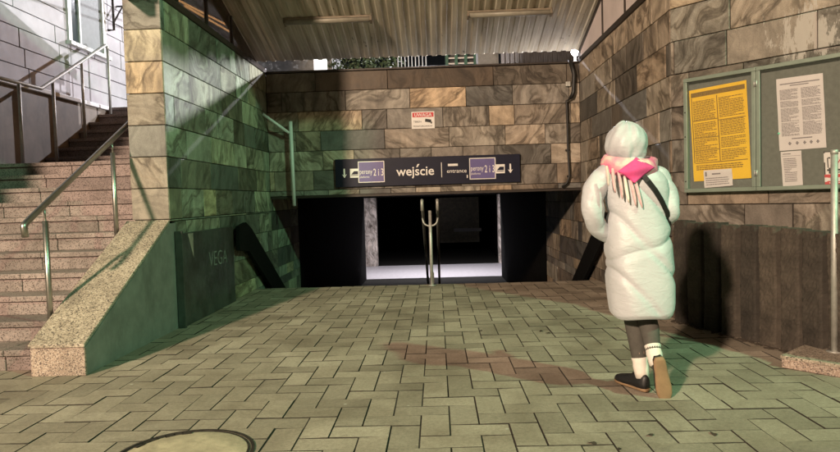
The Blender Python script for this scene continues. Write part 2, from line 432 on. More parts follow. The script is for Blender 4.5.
# ------------------------------------------------------------------ ground, pavement
g = MB(); g.box((-60, -60, -.5), (60, 8.3, -.075)); tag(g.build('ground', M['asphalt']), kind='structure')
g = MB()
g.add([(-5.4, 10.45, 2.84), (-60, 10.45, 2.84), (-60, 120, 2.84), (60, 120, 2.84), (60, 10.02, 2.84), (-2.96, 10.02, 2.84), (-2.96, 10.45, 2.84)], [(0, 1, 2, 3, 4, 5, 6)][::-1])
tag(g.build('upper_street', M['asphalt']), kind='structure')

U_ = .155
pv = MB(); pv.box((-8, -4, -.07), (6, YE-.002, -.0048))
def block(x0, y0, x1, y1):
    x0, x1 = max(x0, -8), min(x1, 6); y0, y1 = max(y0, -4), min(y1, YE)
    if x1-x0 < .02 or y1-y0 < .02: return
    g_, e = .003, .0014; dz = random.uniform(-.0026, .0026)
    tx, ty = random.uniform(-.002, .002), random.uniform(-.002, .002)
    a = [(x0+g_, y0+g_), (x1-g_, y0+g_), (x1-g_, y1-g_), (x0+g_, y1-g_)]
    t = [(x0+g_+e, y0+g_+e), (x1-g_-e, y0+g_+e), (x1-g_-e, y1-g_-e), (x0+g_+e, y1-g_-e)]
    zt = [dz+tx, dz-tx, dz+ty, dz-ty]
    vs = [(p[0], p[1], -.02) for p in a] + [(p[0], p[1], z-.0028) for p, z in zip(a, zt)] + [(p[0], p[1], z) for p, z in zip(t, zt)]
    fs = []
    for i in range(4):
        j = (i+1) % 4; fs += [(i, j, 4+j, 4+i), (4+i, 4+j, 8+j, 8+i)]
    fs.append((8, 9, 10, 11)); pv.add(vs, fs, rr())
MC = atZ(183, 455.5, 0); MC = Vector((MC.x, MC.y, 0)); MR = .335
OX, OY = .035, .06
for i in range(int(-8/U_)-2, int(6/U_)+2):
    for j in range(int(-4/U_)-2, int(YE/U_)+2):
        x, y = i*U_+OX, j*U_+OY
        k = (i-j) % 4
        if k == 0: r = (x, y, x+2*U_, y+U_)
        elif k == 3: r = (x, y, x+U_, y+2*U_)
        else: continue
        if r[0] > -5.45 and r[2] < XL-.3 and r[1] > 4.9: continue
        # blocks cut round the manhole: leave the ones lying wholly under it
        if max(abs(r[0]-MC.x), abs(r[2]-MC.x)) < MR*.68 and max(abs(r[1]-MC.y), abs(r[3]-MC.y)) < MR*.68: continue
        block(*r)
pvo = pv.build('pavement', M['paving']); tag(pvo, kind='structure')
pvo.data.materials.append(M['joint'])
for i_, p in enumerate(pvo.data.polygons):
    if i_ < 6 or (i_-6) % 9 != 8: p.material_index = 1

# manhole
mh = thing('manhole_cover', MC, 'round concrete filled manhole cover with rusty iron rim in the pavement', 'manhole cover')
def ring(mb, c, r0, r1, z0, z1, n=64):
    rings = [[(c.x+r*math.cos(2*PI*k/n), c.y+r*math.sin(2*PI*k/n), z) for k in range(n)] for r, z in ((r0, z0), (r1, z0), (r1, z1), (r0, z1), (r0, z0))]
    mb.loft([[Vector(p) for p in q] for q in rings], cap=False, smooth=False)
a = MB(); ring(a, MC, MR-.016, MR, -.03, .006); ring(a, MC, MR-.034, MR-.024, -.03, .005); a.build('rim', M['iron'], mh)
a = MB(); n = 64
rg = []
for r, z in ((MR-.024, -.02), (MR-.024, .001), (MR-.04, .005), (MR*.5, .0075), (.02, .008)):
    rg.append([MC+Vector((r*math.cos(2*PI*k/n), r*math.sin(2*PI*k/n), z)) for k in range(n)])
a.loft(rg, cap=True); a.build('lid', M['lid'], mh)
a = MB()
for t in (0, 1, 2, 3, 4, 5, 6):
    an = PI*(.60+.045*t); rad = MR-.036-.012*abs(t-3)*.3
    a.obox(MC+Vector((math.cos(an)*rad, math.sin(an)*rad, .006)), Vector((-math.sin(an), math.cos(an), 0))*.024, Vector((math.cos(an), math.sin(an), 0))*random.uniform(.006, .014), (0, 0, .004))
a.build('broken_edge', M['iron'], mh)

# ------------------------------------------------------------------ left stone wall with end pillar
PX0 = -2.92
lw = thing('stone_wall', (-2.74, 7.8, 0), 'green lit stone clad wall on the left with dark coping', 'wall')
a = MB()
a.box((PX0+.02, YF+.02, 1.05), (XL-.02, YB+.3, ZT)); a.box((PX0+.02, YF+.1, -.3), (XL-.02, YB+.3, 1.05)); a.box((PX0+.02, YE, -1.75), (XL-.021, 11.62, 1.299))
a.build('core', M['mortar'], lw)
a = MB()
clad(a, (XL-.02, 0, 0), (0, 1, 0), (1, 0, 0), YF+.003, YB, 1.05, ZT)
clad(a, (XL-.02, 0, 0), (0, 1, 0), (1, 0, 0), 6.14, YB, 0, 1.05)
clad(a, (XL-.02, 0, 0), (0, 1, 0), (1, 0, 0), YE, 11.6, -1.6, 0)
clad(a, (XL-.02, 0, 0), (0, 1, 0), (1, 0, 0), YB, 11.6, 0, 1.29)
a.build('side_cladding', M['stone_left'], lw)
a = MB()
tones = {6: .35, 5: 1.0, 4: .97, 3: .5, 2: .45, 1: .6, 0: .62}
clad(a, (0, YF+.02, 0), (1, 0, 0), (0, -1, 0), PX0, XL, 1.05, ZT, sizes=[.4], tone=lambda k, r: tones.get(k, r))
a.build('pillar_cladding', M['stone_y'], lw)
a = MB(); a.box((PX0, YF-.01, ZT), (XL+.015, YB+.02, ZT+.075)); a.build('coping', M['brown_metal'], lw, bevel=.008)

# dark steel panel with graffiti on the left wall
pn = thing('wall_panel', (XL+.02, 7, 0), 'low dark panel with VEGA graffiti fixed to the left stone wall', 'panel')
PY0, PY1 = 6.12, 7.72
a = MB(); a.box((XL+.003, PY0, .0), (XL+.045, PY1, .925)); a.build('panel_sheet', M['dark_panel'], pn, bevel=.004)
a = MB(); a.box((XL+.003, PY0-.035, 0), (XL+.075, PY0-.001, .95)); a.build('edge_trim', M['dark_panel'], pn, bevel=.004)
a = MB(); vs, fs = text_verts('VEGA', .24, (XL+.046, 6.85, .52), (0, 1, -.02), (0, .05, 1.0), (1, 0, 0), bold=-.012); a.add(vs, fs)
a.build('graffiti', M['graffiti'], pn)
a = MB(); a.add([(XL+.0475, 6.30, .915), (XL+.0475, 6.44, .915), (XL+.0475, 6.43, .66)], [(0, 1, 2)]); a.build('pale_triangle', mat_plain('pale_triangle_tone', (.3, .26, .22), .9), pn)  # pale triangle laid on the panel sheet

# black slanting boards on both side walls
for sx, X, lab in ((1, XL, 'black slanting board on the green lit stone wall at left'), (-1, XR, 'black slanting board at the foot of the right stone wall behind the person')):
    yz = [(7.80, .92), (8.10, .96), (8.35, .86), (10.2, -.25), (10.2, -.62), (8.18, .58), (7.80, .62)]
    a = MB(); a.prism([(X+sx*.05, y, z) for y, z in yz], (sx*.05, 0, 0)); 
    bd = a.build('slanting_board', M['black_board'], None, bevel=.006); tag(bd, lab, 'rail board')
    for y, z in ((8.1, .76), (9.4, .02)):
        a = MB(); a.obox((X+sx*.026, y, z), (.0255, 0, 0), (0, .02, 0), (0, 0, .02)); a.build('bracket', M['black'], bd)

# ------------------------------------------------------------------ sloping parapet beside the stairs
pp = thing('stair_parapet', (-2.75, 5.2, 0), 'sloping granite topped parapet between the left stairs and the pavement', 'parapet')
PXL = -2.965
a = MB(); a.prism([(PXL+.02, 4.47, 0), (PXL+.02, 4.47, .20), (PXL+.02, 6.0, 1.03), (PXL+.02, 6.14, 1.03), (PXL+.02, 6.14, 0)], (XL-.004-PXL-.02, 0, 0)); a.build('render_body', M['render_wall'], pp)
a = MB(); a.prism([(PXL, 4.435, .205), (PXL, 4.435, .232), (PXL, 5.985, 1.068), (PXL, 5.985, 1.036)], (XL+.006-PXL, 0, 0)); a.build('coping_slab', M['granite_top'], pp, bevel=.006)
a = MB(); a.box((PXL+.012, 4.445, 0), (XL+.001, 4.469, .203)); a.build('end_face', M['granite'], pp, bevel=.004)

# ------------------------------------------------------------------ left staircase
st = thing('outdoor_staircase', (-4.2, 6.5, 0), 'pink granite stairs climbing between the white building and the stone wall', 'staircase')
SX0, SX1 = -5.4, PXL+.018
RI, TR, Y0s = .16, .29, 4.62
for i in range(11):
    y0 = Y0s+i*TR; y1 = y0+TR+.012 if i < 10 else 8.7; z = (i+1)*RI
    a = MB(); x = SX0
    while x < SX1-.01:
        x2 = min(x+random.uniform(.7, 1.25), SX1)
        if SX1-x2 < .3: x2 = SX1
        q = rr(); a.box((x+.002, y0-.02, z-.045), (x2-.002, y1, z), q); q = rr(); a.box((x+.003, y0+.004, z-RI), (x2-.003, y1, z-.046), q); x = x2
    a.build('step', M['granite_red'], st, bevel=.005)
for i in range(7):
    y0 = 8.7+i*TR; y1 = y0+TR+.012 if i < 6 else 10.46; z = 11*RI+(i+1)*.1556
    a = MB(); a.box((SX0, y0-.02, z-.045), (SX1, y1, z)); a.box((SX0, y0, z-.1556), (SX1, y1, z-.046)); a.build('step', M['granite_red'], st, bevel=.005)

# ------------------------------------------------------------------ white building at left
bl = thing('white_building', (-8.8, 10, 0), 'white slab clad building with brown plinth above the left stairs', 'building')
FX = -5.5
a = MB(); a.box((-12, 3.4, 0), (FX-.02, 18, 9)); a.build('core', M['mortar'], bl)
a = MB(); a.box((-12, 3.36, 0), (SX0-.004, 18, 2.80)); a.build('plinth', M['plinth'], bl)
a = MB(); a.box((-5.6, 3.33, 2.80), (SX0+.04, 18, 2.86)); a.build('coping', M['white_paint'], bl, bevel=.006)
a = MB()
WY0, WY1, WZ = 9.55, 10.65, 3.70
sz = [.9, 1.1, 1.3]
clad(a, (FX-.02, 0, 0), (0, 1, 0), (1, 0, 0), 3.4, WY0, 2.86, 6.2, sizes=sz, course=.254, zref=2.86, gap=.005)
clad(a, (FX-.02, 0, 0), (0, 1, 0), (1, 0, 0), WY1, 18, 2.86, 6.2, sizes=sz, course=.254, zref=2.86, gap=.005)
clad(a, (FX-.02, 0, 0), (0, 1, 0), (1, 0, 0), WY0, WY1, 2.86, WZ, sizes=sz, course=.254, zref=2.86, gap=.005)
clad(a, (FX-.02, 0, 0), (0, 1, 0), (1, 0, 0), WY0, WY1, 5.7, 6.2, sizes=sz, course=.254, zref=2.86, gap=.005)
a.build('facade_cladding', M['facade'], bl)
wf = MB()
wf.box((FX-.019, WY0, WZ), (FX+.03, WY0+.09, 5.7)); wf.box((FX-.019, WY1-.09, WZ), (FX+.03, WY1, 5.7)); wf.box((FX-.019, WY0, 5.61), (FX+.031, WY1, 5.7))
wf.box((FX-.019, WY0+.32, WZ), (FX+.02, WY0+.36, 5.61)); wf.box((FX-.019, WY0+.09, WZ+.75), (FX+.018, WY0+.32, WZ+.79))
wo = wf.build('window', M['white_paint'], bl)
a = MB(); a.box((FX-.018, WY0+.09, WZ+.04), (FX-.008, WY0+.32, 5.61)); a.build('pane', M['pane'], wo)
a = MB(); a.box((FX-.018, WY0+.36, WZ+.04), (FX-.002, WY1-.09, 5.61)); a.build('blind', M['grey_blind'], wo)
a = MB(); a.box((FX-.019, WY0-.05, WZ-.03), (FX+.09, WY1+.05, WZ+.03)); a.build('sill', M['white_paint'], wo, bevel=.005)
br = MB(); p = atX(114, 30, FX+.1); q = atX(118, 12, FX+.1)
br.tube([(FX, p.y, p.z), (FX+.1, p.y, p.z), (FX+.1, p.y, p.z+.9)], .02); br.tube([(FX+.1, p.y, p.z+.12), (FX+.1, p.y+.35, p.z+.5), (FX, p.y+.35, p.z+.5)], .015)
tag(br.build('wall_bracket', M['brown_metal']), 'dark metal pipe bracket on the white building beside the window', 'bracket')

# handrails of the left stairs
hr = thing('handrail', (-3.0, 5.8, .3), 'steel handrail on posts along the sloping granite parapet', 'handrail')
HX = -3.0
def hz(y): return 1.20+.555*(y-4.72)
a = MB(); e = Vector((HX, 4.60, hz(4.60)))
a.tube([(HX, 4.535, hz(4.6)-.13), (HX, 4.525, hz(4.6)-.06)] + arc_pts((HX, 4.525, hz(4.6)-.05), (HX, 4.53, hz(4.53)+.0), (HX, 4.64, hz(4.64)), 6) + [(HX, 8.2, hz(8.2))], .024); a.build('rail', M['steel'], hr)
for y in (4.78, 5.85, 6.95, 8.0):
    a = MB(); zb = max(RI*math.floor((y-Y0s)/TR+1), 0)
    a.tube([(HX, y, zb), (HX, y, hz(y)-.12)], .021); a.tube([(HX, y, hz(y)-.121), (HX, y, hz(y)-.02)], .008); a.build('post', M['steel'], hr)
h2 = thing('handrail', (-5.2, 9, 1.76), 'thin steel handrail on posts along the brown plinth of the white building', 'handrail')
HX2 = -5.2
pts = [(HX2, 6.6, 2.78), (HX2, 8.35, 2.80), (HX2, 10.12, 3.80), (HX2, 10.14, 2.87)]
a = MB(); a.tube(pts[:2] + [(HX2, 10.06, 3.77)] + arc_pts((HX2, 10.06, 3.77), (HX2, 10.13, 3.81), (HX2, 10.14, 3.72), 5), .024); a.build('rail', M['steel_dull'], h2)
for y, zb, zt in ((7.9, 1.76, 2.79), (8.62, 1.76, 2.95), (9.36, 2.22, 3.36), (10.14, 2.7, 3.72)):
    a = MB(); a.tube([(HX2, y, zb), (HX2, y, zt)], .021); a.build('post', M['steel_dull'], h2)

# ------------------------------------------------------------------ back wall above the stair mouth
bw = thing('entrance_wall', ((XL+XR)/2, YB+.15, 1.3), 'swirled brown stone wall spanning above the dark underpass entrance', 'wall')
LZ = 1.29
a = MB(); a.box((XL, YB+.02, LZ+.02), (XR, YB+.3, ZT)); a.build('core', M['mortar'], bw)
a = MB(); clad(a, (0, YB+.02, 0), (1, 0, 0), (0, -1, 0), XL, XR, LZ, CZ0+6*CH_, tone=lambda k, r: min(1, r*.95+.06)); a.build('cladding', M['stone_y'], bw)
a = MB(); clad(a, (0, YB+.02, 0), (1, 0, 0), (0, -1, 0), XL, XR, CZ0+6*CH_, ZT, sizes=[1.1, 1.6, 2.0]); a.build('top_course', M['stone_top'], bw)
a = MB(); a.box((XL, YB-.03, ZT), (XR, YB+.32, ZT+.03)); a.build('coping', M['brown_metal'], bw, bevel=.006)
a = MB(); a.box((XL, YB-.003, LZ-.035), (XR, YB+.3, LZ-.001)); a.build('soffit', M['brown_metal'], bw)

# ------------------------------------------------------------------ right wall: receding face and 41 degree face
AU = Vector((.656, -.755, 0)).normalized(); AN = Vector((-AU.y*-1, 0, 0))
AN = Vector((AU.y, -AU.x, 0))
if AN.dot(Vector((-1, -1, 0))) < 0: AN = -AN
A0 = Vector((XR, YF, 0))
rw = thing('stone_wall', (XR+.3, 7.5, 0), 'brown stone clad wall on the right that turns and carries the notice board', 'wall')
a = MB()
a.box((XR+.02, YF+.03, -.3), (XR+.4, YB+.3, ZT)); a.box((XR+.02, YE, -1.75), (XR+.4, 12.92, 1.299))
a.prism([A0-AN*.02+Vector((0,0,-.3)), A0+AU*2.6-AN*.02+Vector((0,0,-.3)), A0+AU*2.6-AN*.4+Vector((0,0,-.3)), A0+Vector((.38,.1,-.3))], (0, 0, ZT+.3))
a.build('core', M['mortar'], rw)
a = MB()
clad(a, (XR+.02, 0, 0), (0, 1, 0), (-1, 0, 0), YF+.003, YB, 0, ZT, tone=lambda k, r: min(r, .8) if k < 6 else .85)
clad(a, (XR+.02, 0, 0), (0, 1, 0), (-1, 0, 0), YB, 12.9, 0, 1.29)
clad(a, (XR+.02, 0, 0), (0, 1, 0), (-1, 0, 0), YE, 12.9, -1.6, 0)
a.build('side_cladding', M['stone_x'], rw)
PC = on_plane(800, 36, A0, AN)
M['stone_a'] = mat_stone('swirled_stone_angled', tuple(AN), (.92, .89, .87), paint=(tuple(PC), .62))
a = MB(); clad(a, A0-AN*.02, AU, AN, .003, 2.6, 0, ZT, tone=lambda k, r: .95 if k == 6 else .25+.5*r); a.build('angled_cladding', M['stone_a'], rw)
a = MB(); a.box((XR-.015, YF-.01, ZT), (XR+.4, YB+.02, ZT+.075)); a.build('coping', M['brown_metal'], rw, bevel=.008)
a = MB(); a.obox(A0+AU*1.32-AN*.19+Vector((0,0,ZT+.036)), AU*1.28, AN*.2, (0,0,.034)); a.build('coping', M['brown_metal'], rw, bevel=.008)

# ------------------------------------------------------------------ concrete palisade and planter
D0 = Vector((2.20, 5.93, 0)); DU = Vector((.30, -.954, 0)).normalized(); DN = Vector((DU.y, -DU.x, 0))
if DN.x > 0: DN = -DN
ORD = ['first', 'second', 'third', 'fourth', 'fifth', 'sixth', 'seventh', 'eighth', 'ninth', 'tenth', 'eleventh', 'twelfth']
def slab_mesh(seed):
    random.seed(seed); bm = bmesh.new()
    bmesh.ops.create_grid(bm, x_segments=14, y_segments=60, size=.5)
    for v in bm.verts:
        u, w = v.co.x*.19, (v.co.y+.5)*.93
        ed = min(1, (.095-abs(u))/.035); ed = max(ed, 0)
        top = min(1, (.93-w)/.03)
        d = .06*math.sqrt(max(0, 1-(1-ed)**2)) + random.uniform(-.0035, .0035) + .004*math.sin(w*7+seed)
        v.co = Vector((u, -d, w - (1-top)*.0 + random.uniform(-.004, .004)*(1 if w > .9 else 0)))
    g0 = bm.verts[:]
    r = bmesh.ops.extrude_face_region(bm, geom=bm.faces[:])
    vs = [e for e in r['geom'] if isinstance(e, bmesh.types.BMVert)]
    for v in vs: v.co.y = .05
    bmesh.ops.recalc_face_normals(bm, faces=bm.faces[:])
    for f in bm.faces: f.smooth = False
    me = bpy.data.meshes.new('palisade_slab'); bm.to_mesh(me); bm.free(); me.materials.append(M['palisade']); return me
ms = [slab_mesh(s) for s in (3, 5, 8)]
ang = math.atan2(DU.y, DU.x)
for i in range(12):
    o = bpy.data.objects.new('palisade_slab', ms[i % 3]); COL.objects.link(o)
    o.location = D0+DU*(.1+i*.2)+DN*random.uniform(-.012, .012)+Vector((0, 0, -.06*i/12+random.uniform(-.012, .008)))
    o.rotation_euler = (random.uniform(-.012, .012), random.uniform(-.01, .01), ang+random.uniform(-.03, .03))
    tag(o, 'dark weathered concrete palisade slab, %s from the corner of the right stone wall' % ORD[i], 'palisade slab', 'concrete slabs of the low retaining wall')
random.seed(21)
a = MB(); E1 = D0+DU*2.4
pl = [D0+Vector((.06,.02,0)), D0-DN*.06, E1-DN*.06, A0+AU*2.58+AN*.002, A0+AN*.002]
pl = [Vector((p.x, p.y, -.1)) for p in pl[1:]]
a.prism(pl, (0, 0, .93)); tag(a.build('soil', M['soil']), kind='structure')
a = MB()
for i in range(420):
    t = random.random()**1.0; w = random.random()**2
    b0 = D0+DU*(2.4*t)-DN*.055; b1 = A0+AU*(2.58*t)
    p = b0.lerp(b1, w*.9); p.z = .83-.06*t+.06*(1-t)
    if random.random() < .35+.3*t: 
        h = random.uniform(.015, .05); an = random.random()*6.28; d = Vector((math.cos(an), math.sin(an), 0)); wv = Vector((-d.y, d.x, 0))*.004
        a.add([p-wv, p+wv, p+d*h*.5+Vector((0,0,h))], [(0, 1, 2)])
    if random.random() < .25:
        r = random.uniform(.012, .035); n6 = [p+Vector((math.cos(k)*r*random.uniform(.6,1.2), math.sin(k)*r*random.uniform(.6,1.2), .0)) for k in (0,1,2,3,4,5)]
        a.add(n6+[p+Vector((0,0,r*.6))], [(k, (k+1) % 6, 6) for k in range(6)], smooth=True)
tag(a.build('grass', M['grass']), 'moss and short grass on the planter soil above the palisade', 'grass', kind='stuff')
# dirt strip at the foot
a = MB()
for i in range(260):
    t = random.random(); p = D0+DU*(2.0*t)+DN*(.045+abs(random.gauss(0, .04))); r = random.uniform(.006, .022); p.z = .002
    a.add([p+Vector((math.cos(k)*r, math.sin(k)*r, 0)) for k in (0, 1.2, 2.5, 3.7, 5)]+[p+Vector((0, 0, r*.5))], [(k, (k+1) % 5, 5) for k in range(5)], smooth=True)
tag(a.build('dirt', M['soil']), 'crumbs of dirt swept against the foot of the palisade', 'dirt', kind='stuff')

# granite block with post at right
B0 = atZ(781.5, 367.5, 0); BU = AU; BV = Vector((-BU.y, BU.x, 0)); BV = BV if BV.x > 0 else -BV
sb = thing('granite_step', B0+BU*.6+BV*.25, 'low reddish granite step block at the right edge carrying the steel post', 'step')
a = MB(); a.prism([B0+Vector((0,0,.0)), B0+BU*1.3, B0+BU*1.3+BV*.46, B0+BV*.46], (0, 0, .062)); a.build('base', M['granite'], sb, bevel=.004)
a = MB(); e = .006; z = Vector((0, 0, .0625)); a.prism([B0-BU*e-BV*e+z, B0+BU*1.3-BV*e+z, B0+BU*1.3+BV*(.46+e)+z, B0-BU*e+BV*(.46+e)+z], (0, 0, .022)); a.build('top_slab', M['granite_top'], sb, bevel=.005)
P0 = atZ(834.5, 352, .084)
po = thing('steel_post', P0, 'upright steel tube post on the granite step at the right edge', 'post')
Pt = on_plane(830, 150, P0, (P0.x, P0.y, 0))
a = MB(); a.tube([P0, (P0.x, P0.y, Pt.z-.03)], .021); a.build('tube', M['steel_dull'], po)
a = MB(); a.tube([(P0.x, P0.y, Pt.z-.0299), (P0.x, P0.y, Pt.z)], .023); a.build('cap', M['steel_dull'], po)
a = MB(); a.tube([(P0.x, P0.y, P0.z), (P0.x, P0.y, P0.z+.008)], .05); a.build('base_flange', M['steel_dull'], po)

# ------------------------------------------------------------------ notice board
Zv = Vector((0, 0, 1))
def ab(px, py, d=0): return on_plane(px, py, A0+AN*d, AN)
tl, ml, mr = ab(683.5, 100, .07), ab(756, 100, .07), None
t0 = (tl-A0).dot(AU); t1 = (ml-A0).dot(AU); DWd = t1-t0; t2 = t1+DWd+.02
zt = ab(684, 79, .07).z; zb = ab(688, 193, .07).z
nb = thing('notice_board', A0+AU*((t0+t2)/2)+Zv*zb, 'two door grey green aluminium notice board on the angled stone wall', 'notice board')
def abox(mb, ta, tb, za, zb_, d0, d1, rnd=(.5,.5,.5)):
    c = A0+AU*((ta+tb)/2)+AN*((d0+d1)/2)+Zv*((za+zb_)/2)
    mb.obox(c, AU*((tb-ta)/2), AN*((d1-d0)/2), Zv*((zb_-za)/2), rnd)
a = MB(); abox(a, t0+.01, t2-.01, zb+.01, zt-.01, .003, .02); a.build('back_panel', M['felt'], nb)
a = MB()
for (ta, tb, za, zc) in ((t0, t2, zt-.03, zt), (t0, t2, zb, zb+.03), (t0, t0+.03, zb+.0301, zt-.0301), (t2-.03, t2, zb+.0301, zt-.0301)): abox(a, ta, tb, za, zc, .002, .062)
a.build('case', M['board_frame'], nb, bevel=.003)
for k, (da, db) in enumerate(((t0+.004, t1-.002), (t1+.002, t2-.004))):
    w = .032; a = MB(); z0, z1 = zb+.004, zt-.004
    for (ta, tb, za, zc) in ((da, db, z1-w, z1), (da, db, z0, z0+w), (da, da+w, z0+w+.0005, z1-w-.0005), (db-w, db, z0+w+.0005, z1-w-.0005)): abox(a, ta, tb, za, zc, .064, .082)
    d = a.build('door', M['board_frame'], nb, bevel=.003)
    a = MB(); abox(a, da+w, db-w, z0+w, z1-w, .070, .073); a.build('glazing', M['glass_board'], d)
    a = MB(); hs = da+.006 if k else db-.006
    for zz in (z0+.12, z1-.16):
        a = MB(); a.tube([A0+AU*hs+AN*.084+Zv*zz, A0+AU*hs+AN*.084+Zv*(zz+.05)], .006); a.build('hinge', M['steel_dull'], d)
    a = MB(); hs = db-.016 if k else da+.016
    for zz in (z0+.1, z0+.5, z1-.3):
        a = MB(); a.tube([A0+AU*hs+AN*.082+Zv*zz, A0+AU*hs+AN*.086+Zv*zz], .006); a.build('lock', M['ink'], d)
def quad_poster(name, pxs, mat, d, label, cat):
    P = [ab(x, y, d) for x, y in pxs]          # TL TR BR BL
    G = []; nx, ny = 10, 12; random.seed(len(label))
    for j in range(ny+1):
        for i in range(nx+1):
            s, t = i/nx, j/ny
            p = (P[0]*(1-s)+P[1]*s)*(1-t)+(P[3]*(1-s)+P[2]*s)*t
            G.append(p+AN*(.003*math.sin(s*5+t*3)+.0025*math.sin(t*9)+.0065))
    fs = [(j*(nx+1)+i, (j+1)*(nx+1)+i, (j+1)*(nx+1)+i+1, j*(nx+1)+i+1) for j in range(ny) for i in range(nx)]
    a = MB(); a.add(G, fs, smooth=True); o = a.build(name, mat); tag(o, label, cat)
    def pt(s, t, lift=.0025):
        p = (P[0]*(1-s)+P[1]*s)*(1-t)+(P[3]*(1-s)+P[2]*s)*t
        return p+AN*(.003*math.sin(s*5+t*3)+.0025*math.sin(t*9)+.0065+lift)
    return o, pt
def strip(a, pt, s0, s1, t0_, t1_, n=4, lift=.0015):
    for i in range(n):
        x0, x1 = s0+(s1-s0)*i/n, s0+(s1-s0)*(i+1)/n
        a.add([pt(x0, t1_, lift), pt(x1, t1_, lift), pt(x1, t0_, lift), pt(x0, t0_, lift)], [(0, 1, 2, 3)])
def para(a, pt, s0, s1, t0_, t1_, step, dens=.55, rag=.06):
    t = t0_
    while t < t1_:
        x = s0; e = s1-random.random()*rag*(s1-s0) if random.random() > .2 else s0+(s1-s0)*random.uniform(.4, .9)
        while x < e:
            w = random.uniform(.02, .07); strip(a, pt, x, min(x+w, e), t, t+step*dens, 1); x += w+.008
        t += step
    
yp, pt = quad_poster('yellow_poster', [(689.5, 91), (746.5, 80), (752, 178), (694.5, 181.5)], M['yellow_paper'], .021, 'large yellow poster with dense print behind the left board door', 'poster')
random.seed(3); a = MB()
strip(a, pt, .03, .97, .035, .085)
for s0, s1 in ((.06, .46), (.52, .95)):
    for q0, q1 in ((.13, .33), (.37, .52), (.55, .66), (.68, .79)): para(a, pt, s0, s1, q0, q1, .0165, .5)
for t in (.34, .53, .665): strip(a, pt, .05, .48, t, t+.008)
strip(a, pt, .5, .96, .36, .367); strip(a, pt, .05, .96, .80, .808); strip(a, pt, .485, .50, .1, .80, 1); strip(a, pt, .03, .045, .09, .8, 1)
para(a, pt, .06, .9, .83, .88, .02, .5)
a.build('printed_text', M['brown_ink'], yp)
wp, pt = quad_poster('white_poster', [(776.5, 79.5), (823, 73), (827, 147.5), (780, 151)], M['paper'], .021, 'white two column printed notice behind the right board door', 'poster')
a = MB(); random.seed(4)
strip(a, pt, .08, .93, .075, .09); strip(a, pt, .3, .7, .105, .118)
for s0, s1 in ((.07, .47), (.53, .94)):
    for q0, q1 in ((.16, .3), (.32, .4), (.42, .6), (.62, .8)): para(a, pt, s0, s1, q0, q1, .0145, .55)
strip(a, pt, .28, .72, .835, .85)
for s0 in (.2, .36, .52, .66, .8): strip(a, pt, s0, s0+.07, .9, .915, 1); strip(a, pt, s0+.015, s0+.05, .885, .93, 1)
a.build('printed_text', M['grey_ink'], wp)
ws, pt = quad_poster('paper_sheet', [(781, 152), (801.5, 150.5), (803.5, 185), (783.5, 186.5)], M['paper'], .024, 'small white printed sheet pinned under the white two column notice', 'paper')
a = MB(); random.seed(5); strip(a, pt, .1, .5, .06, .085); strip(a, pt, .05, .95, .13, .14); para(a, pt, .12, .75, .2, .88, .05, .5); a.build('printed_text', M['grey_ink'], ws)
ys, pt = quad_poster('paper_sheet', [(704, 170.5), (732, 168.5), (733.5, 185.5), (705, 188)], M['paper'], .028, 'small white slip overlapping the lower edge of the yellow poster', 'paper')
a = MB(); random.seed(6); strip(a, pt, .3, .6, .2, .28); para(a, pt, .06, .9, .45, .9, .12, .45); strip(a, pt, .05, .12, .1, .35, 1); a.build('printed_text', M['grey_ink'], ys)
rs, pt = quad_poster('warning_notice', [(824, 151.5), (846, 150.5), (847.5, 183.5), (825.5, 184.5)], M['sign_white'], .026, 'white notice with a red lower band and black pictograms at the right board edge', 'notice')
a = MB(); strip(a, pt, 0, 1, .70, 1.0); a.build('red_band', M['sign_red'], rs)
a = MB(); a.add([pt(.48, .46), pt(.54, .46), pt(.93, .12), pt(.87, .12)], [(0, 1, 2, 3)]); a.build('red_line', M['sign_red'], rs)
a = MB(); strip(a, pt, .0, 1, 0, .03); strip(a, pt, 0, .05, .0, .7, 1); strip(a, pt, .15, .2, .2, .5, 1); strip(a, pt, .2, .3, .18, .22, 1); strip(a, pt, .12, .95, .54, .60); strip(a, pt, .2, .28, .5, .68, 1); strip(a, pt, .4, .9, .63, .66); a.build('pictogram', M['ink'], rs)
a = MB(); random.seed(8); para(a, pt, .2, .9, .80, .95, .07, .45); a.build('printed_text', M['sign_white'], rs)
a = MB(); p = ab(779, 133.5, .03); a.tube([p, p+AN*.008], .008); tag(a.build('magnet', mat_plain('mint_plastic', (.2, .75, .5), .4)), 'small mint green magnet on the left edge of the white notice', 'magnet')

# ------------------------------------------------------------------ signs on the back wall
def bp(px, py, d=.03): return atY(px, py, YB-d)
sl, sr2 = bp(335.5, 175), bp(520, 167); sz0 = (bp(336, 188).z+bp(519, 181.5).z)/2; sz1 = (bp(335, 161).z+bp(519, 152.5).z)/2
ds = thing('direction_sign', ((sl.x+sr2.x)/2, YB, sz0), 'long navy station sign reading wejście above the underpass entrance', 'sign')
a = MB(); a.box((sl.x, YB-.05, sz0), (sr2.x, YB-.002, sz1)); a.build('sign_panel', M['navy'], ds, bevel=.004)
yS = YB-.052; UX, NZ = Vector((1, 0, 0)), Vector((0, -1, 0)); H = sz1-sz0; L = sr2.x-sl.x
def sp(s, t): return Vector((sl.x+L*s, yS, sz0+H*t))
tx = MB(); tx.add(*text_verts('wejscie', H*.46, sp(.333, .35), UX, Zv, NZ, bold=.012))
w3 = max(p.x for p in text_verts('wej', H*.46, sp(.333, .35), UX, Zv, NZ, bold=.012)[0]); w4 = max(p.x for p in text_verts('wejs', H*.46, sp(.333, .35), UX, Zv, NZ, bold=.012)[0])
xs_ = (w3+w4)/2+.012; zs_ = sp(0, .35).z+H*.46*.62
tx.add([(xs_-.018, yS-.002, zs_), (xs_+.004, yS-.002, zs_), (xs_+.034, yS-.002, zs_+.048), (xs_+.004, yS-.002, zs_+.048)], [(0, 1, 2, 3)])
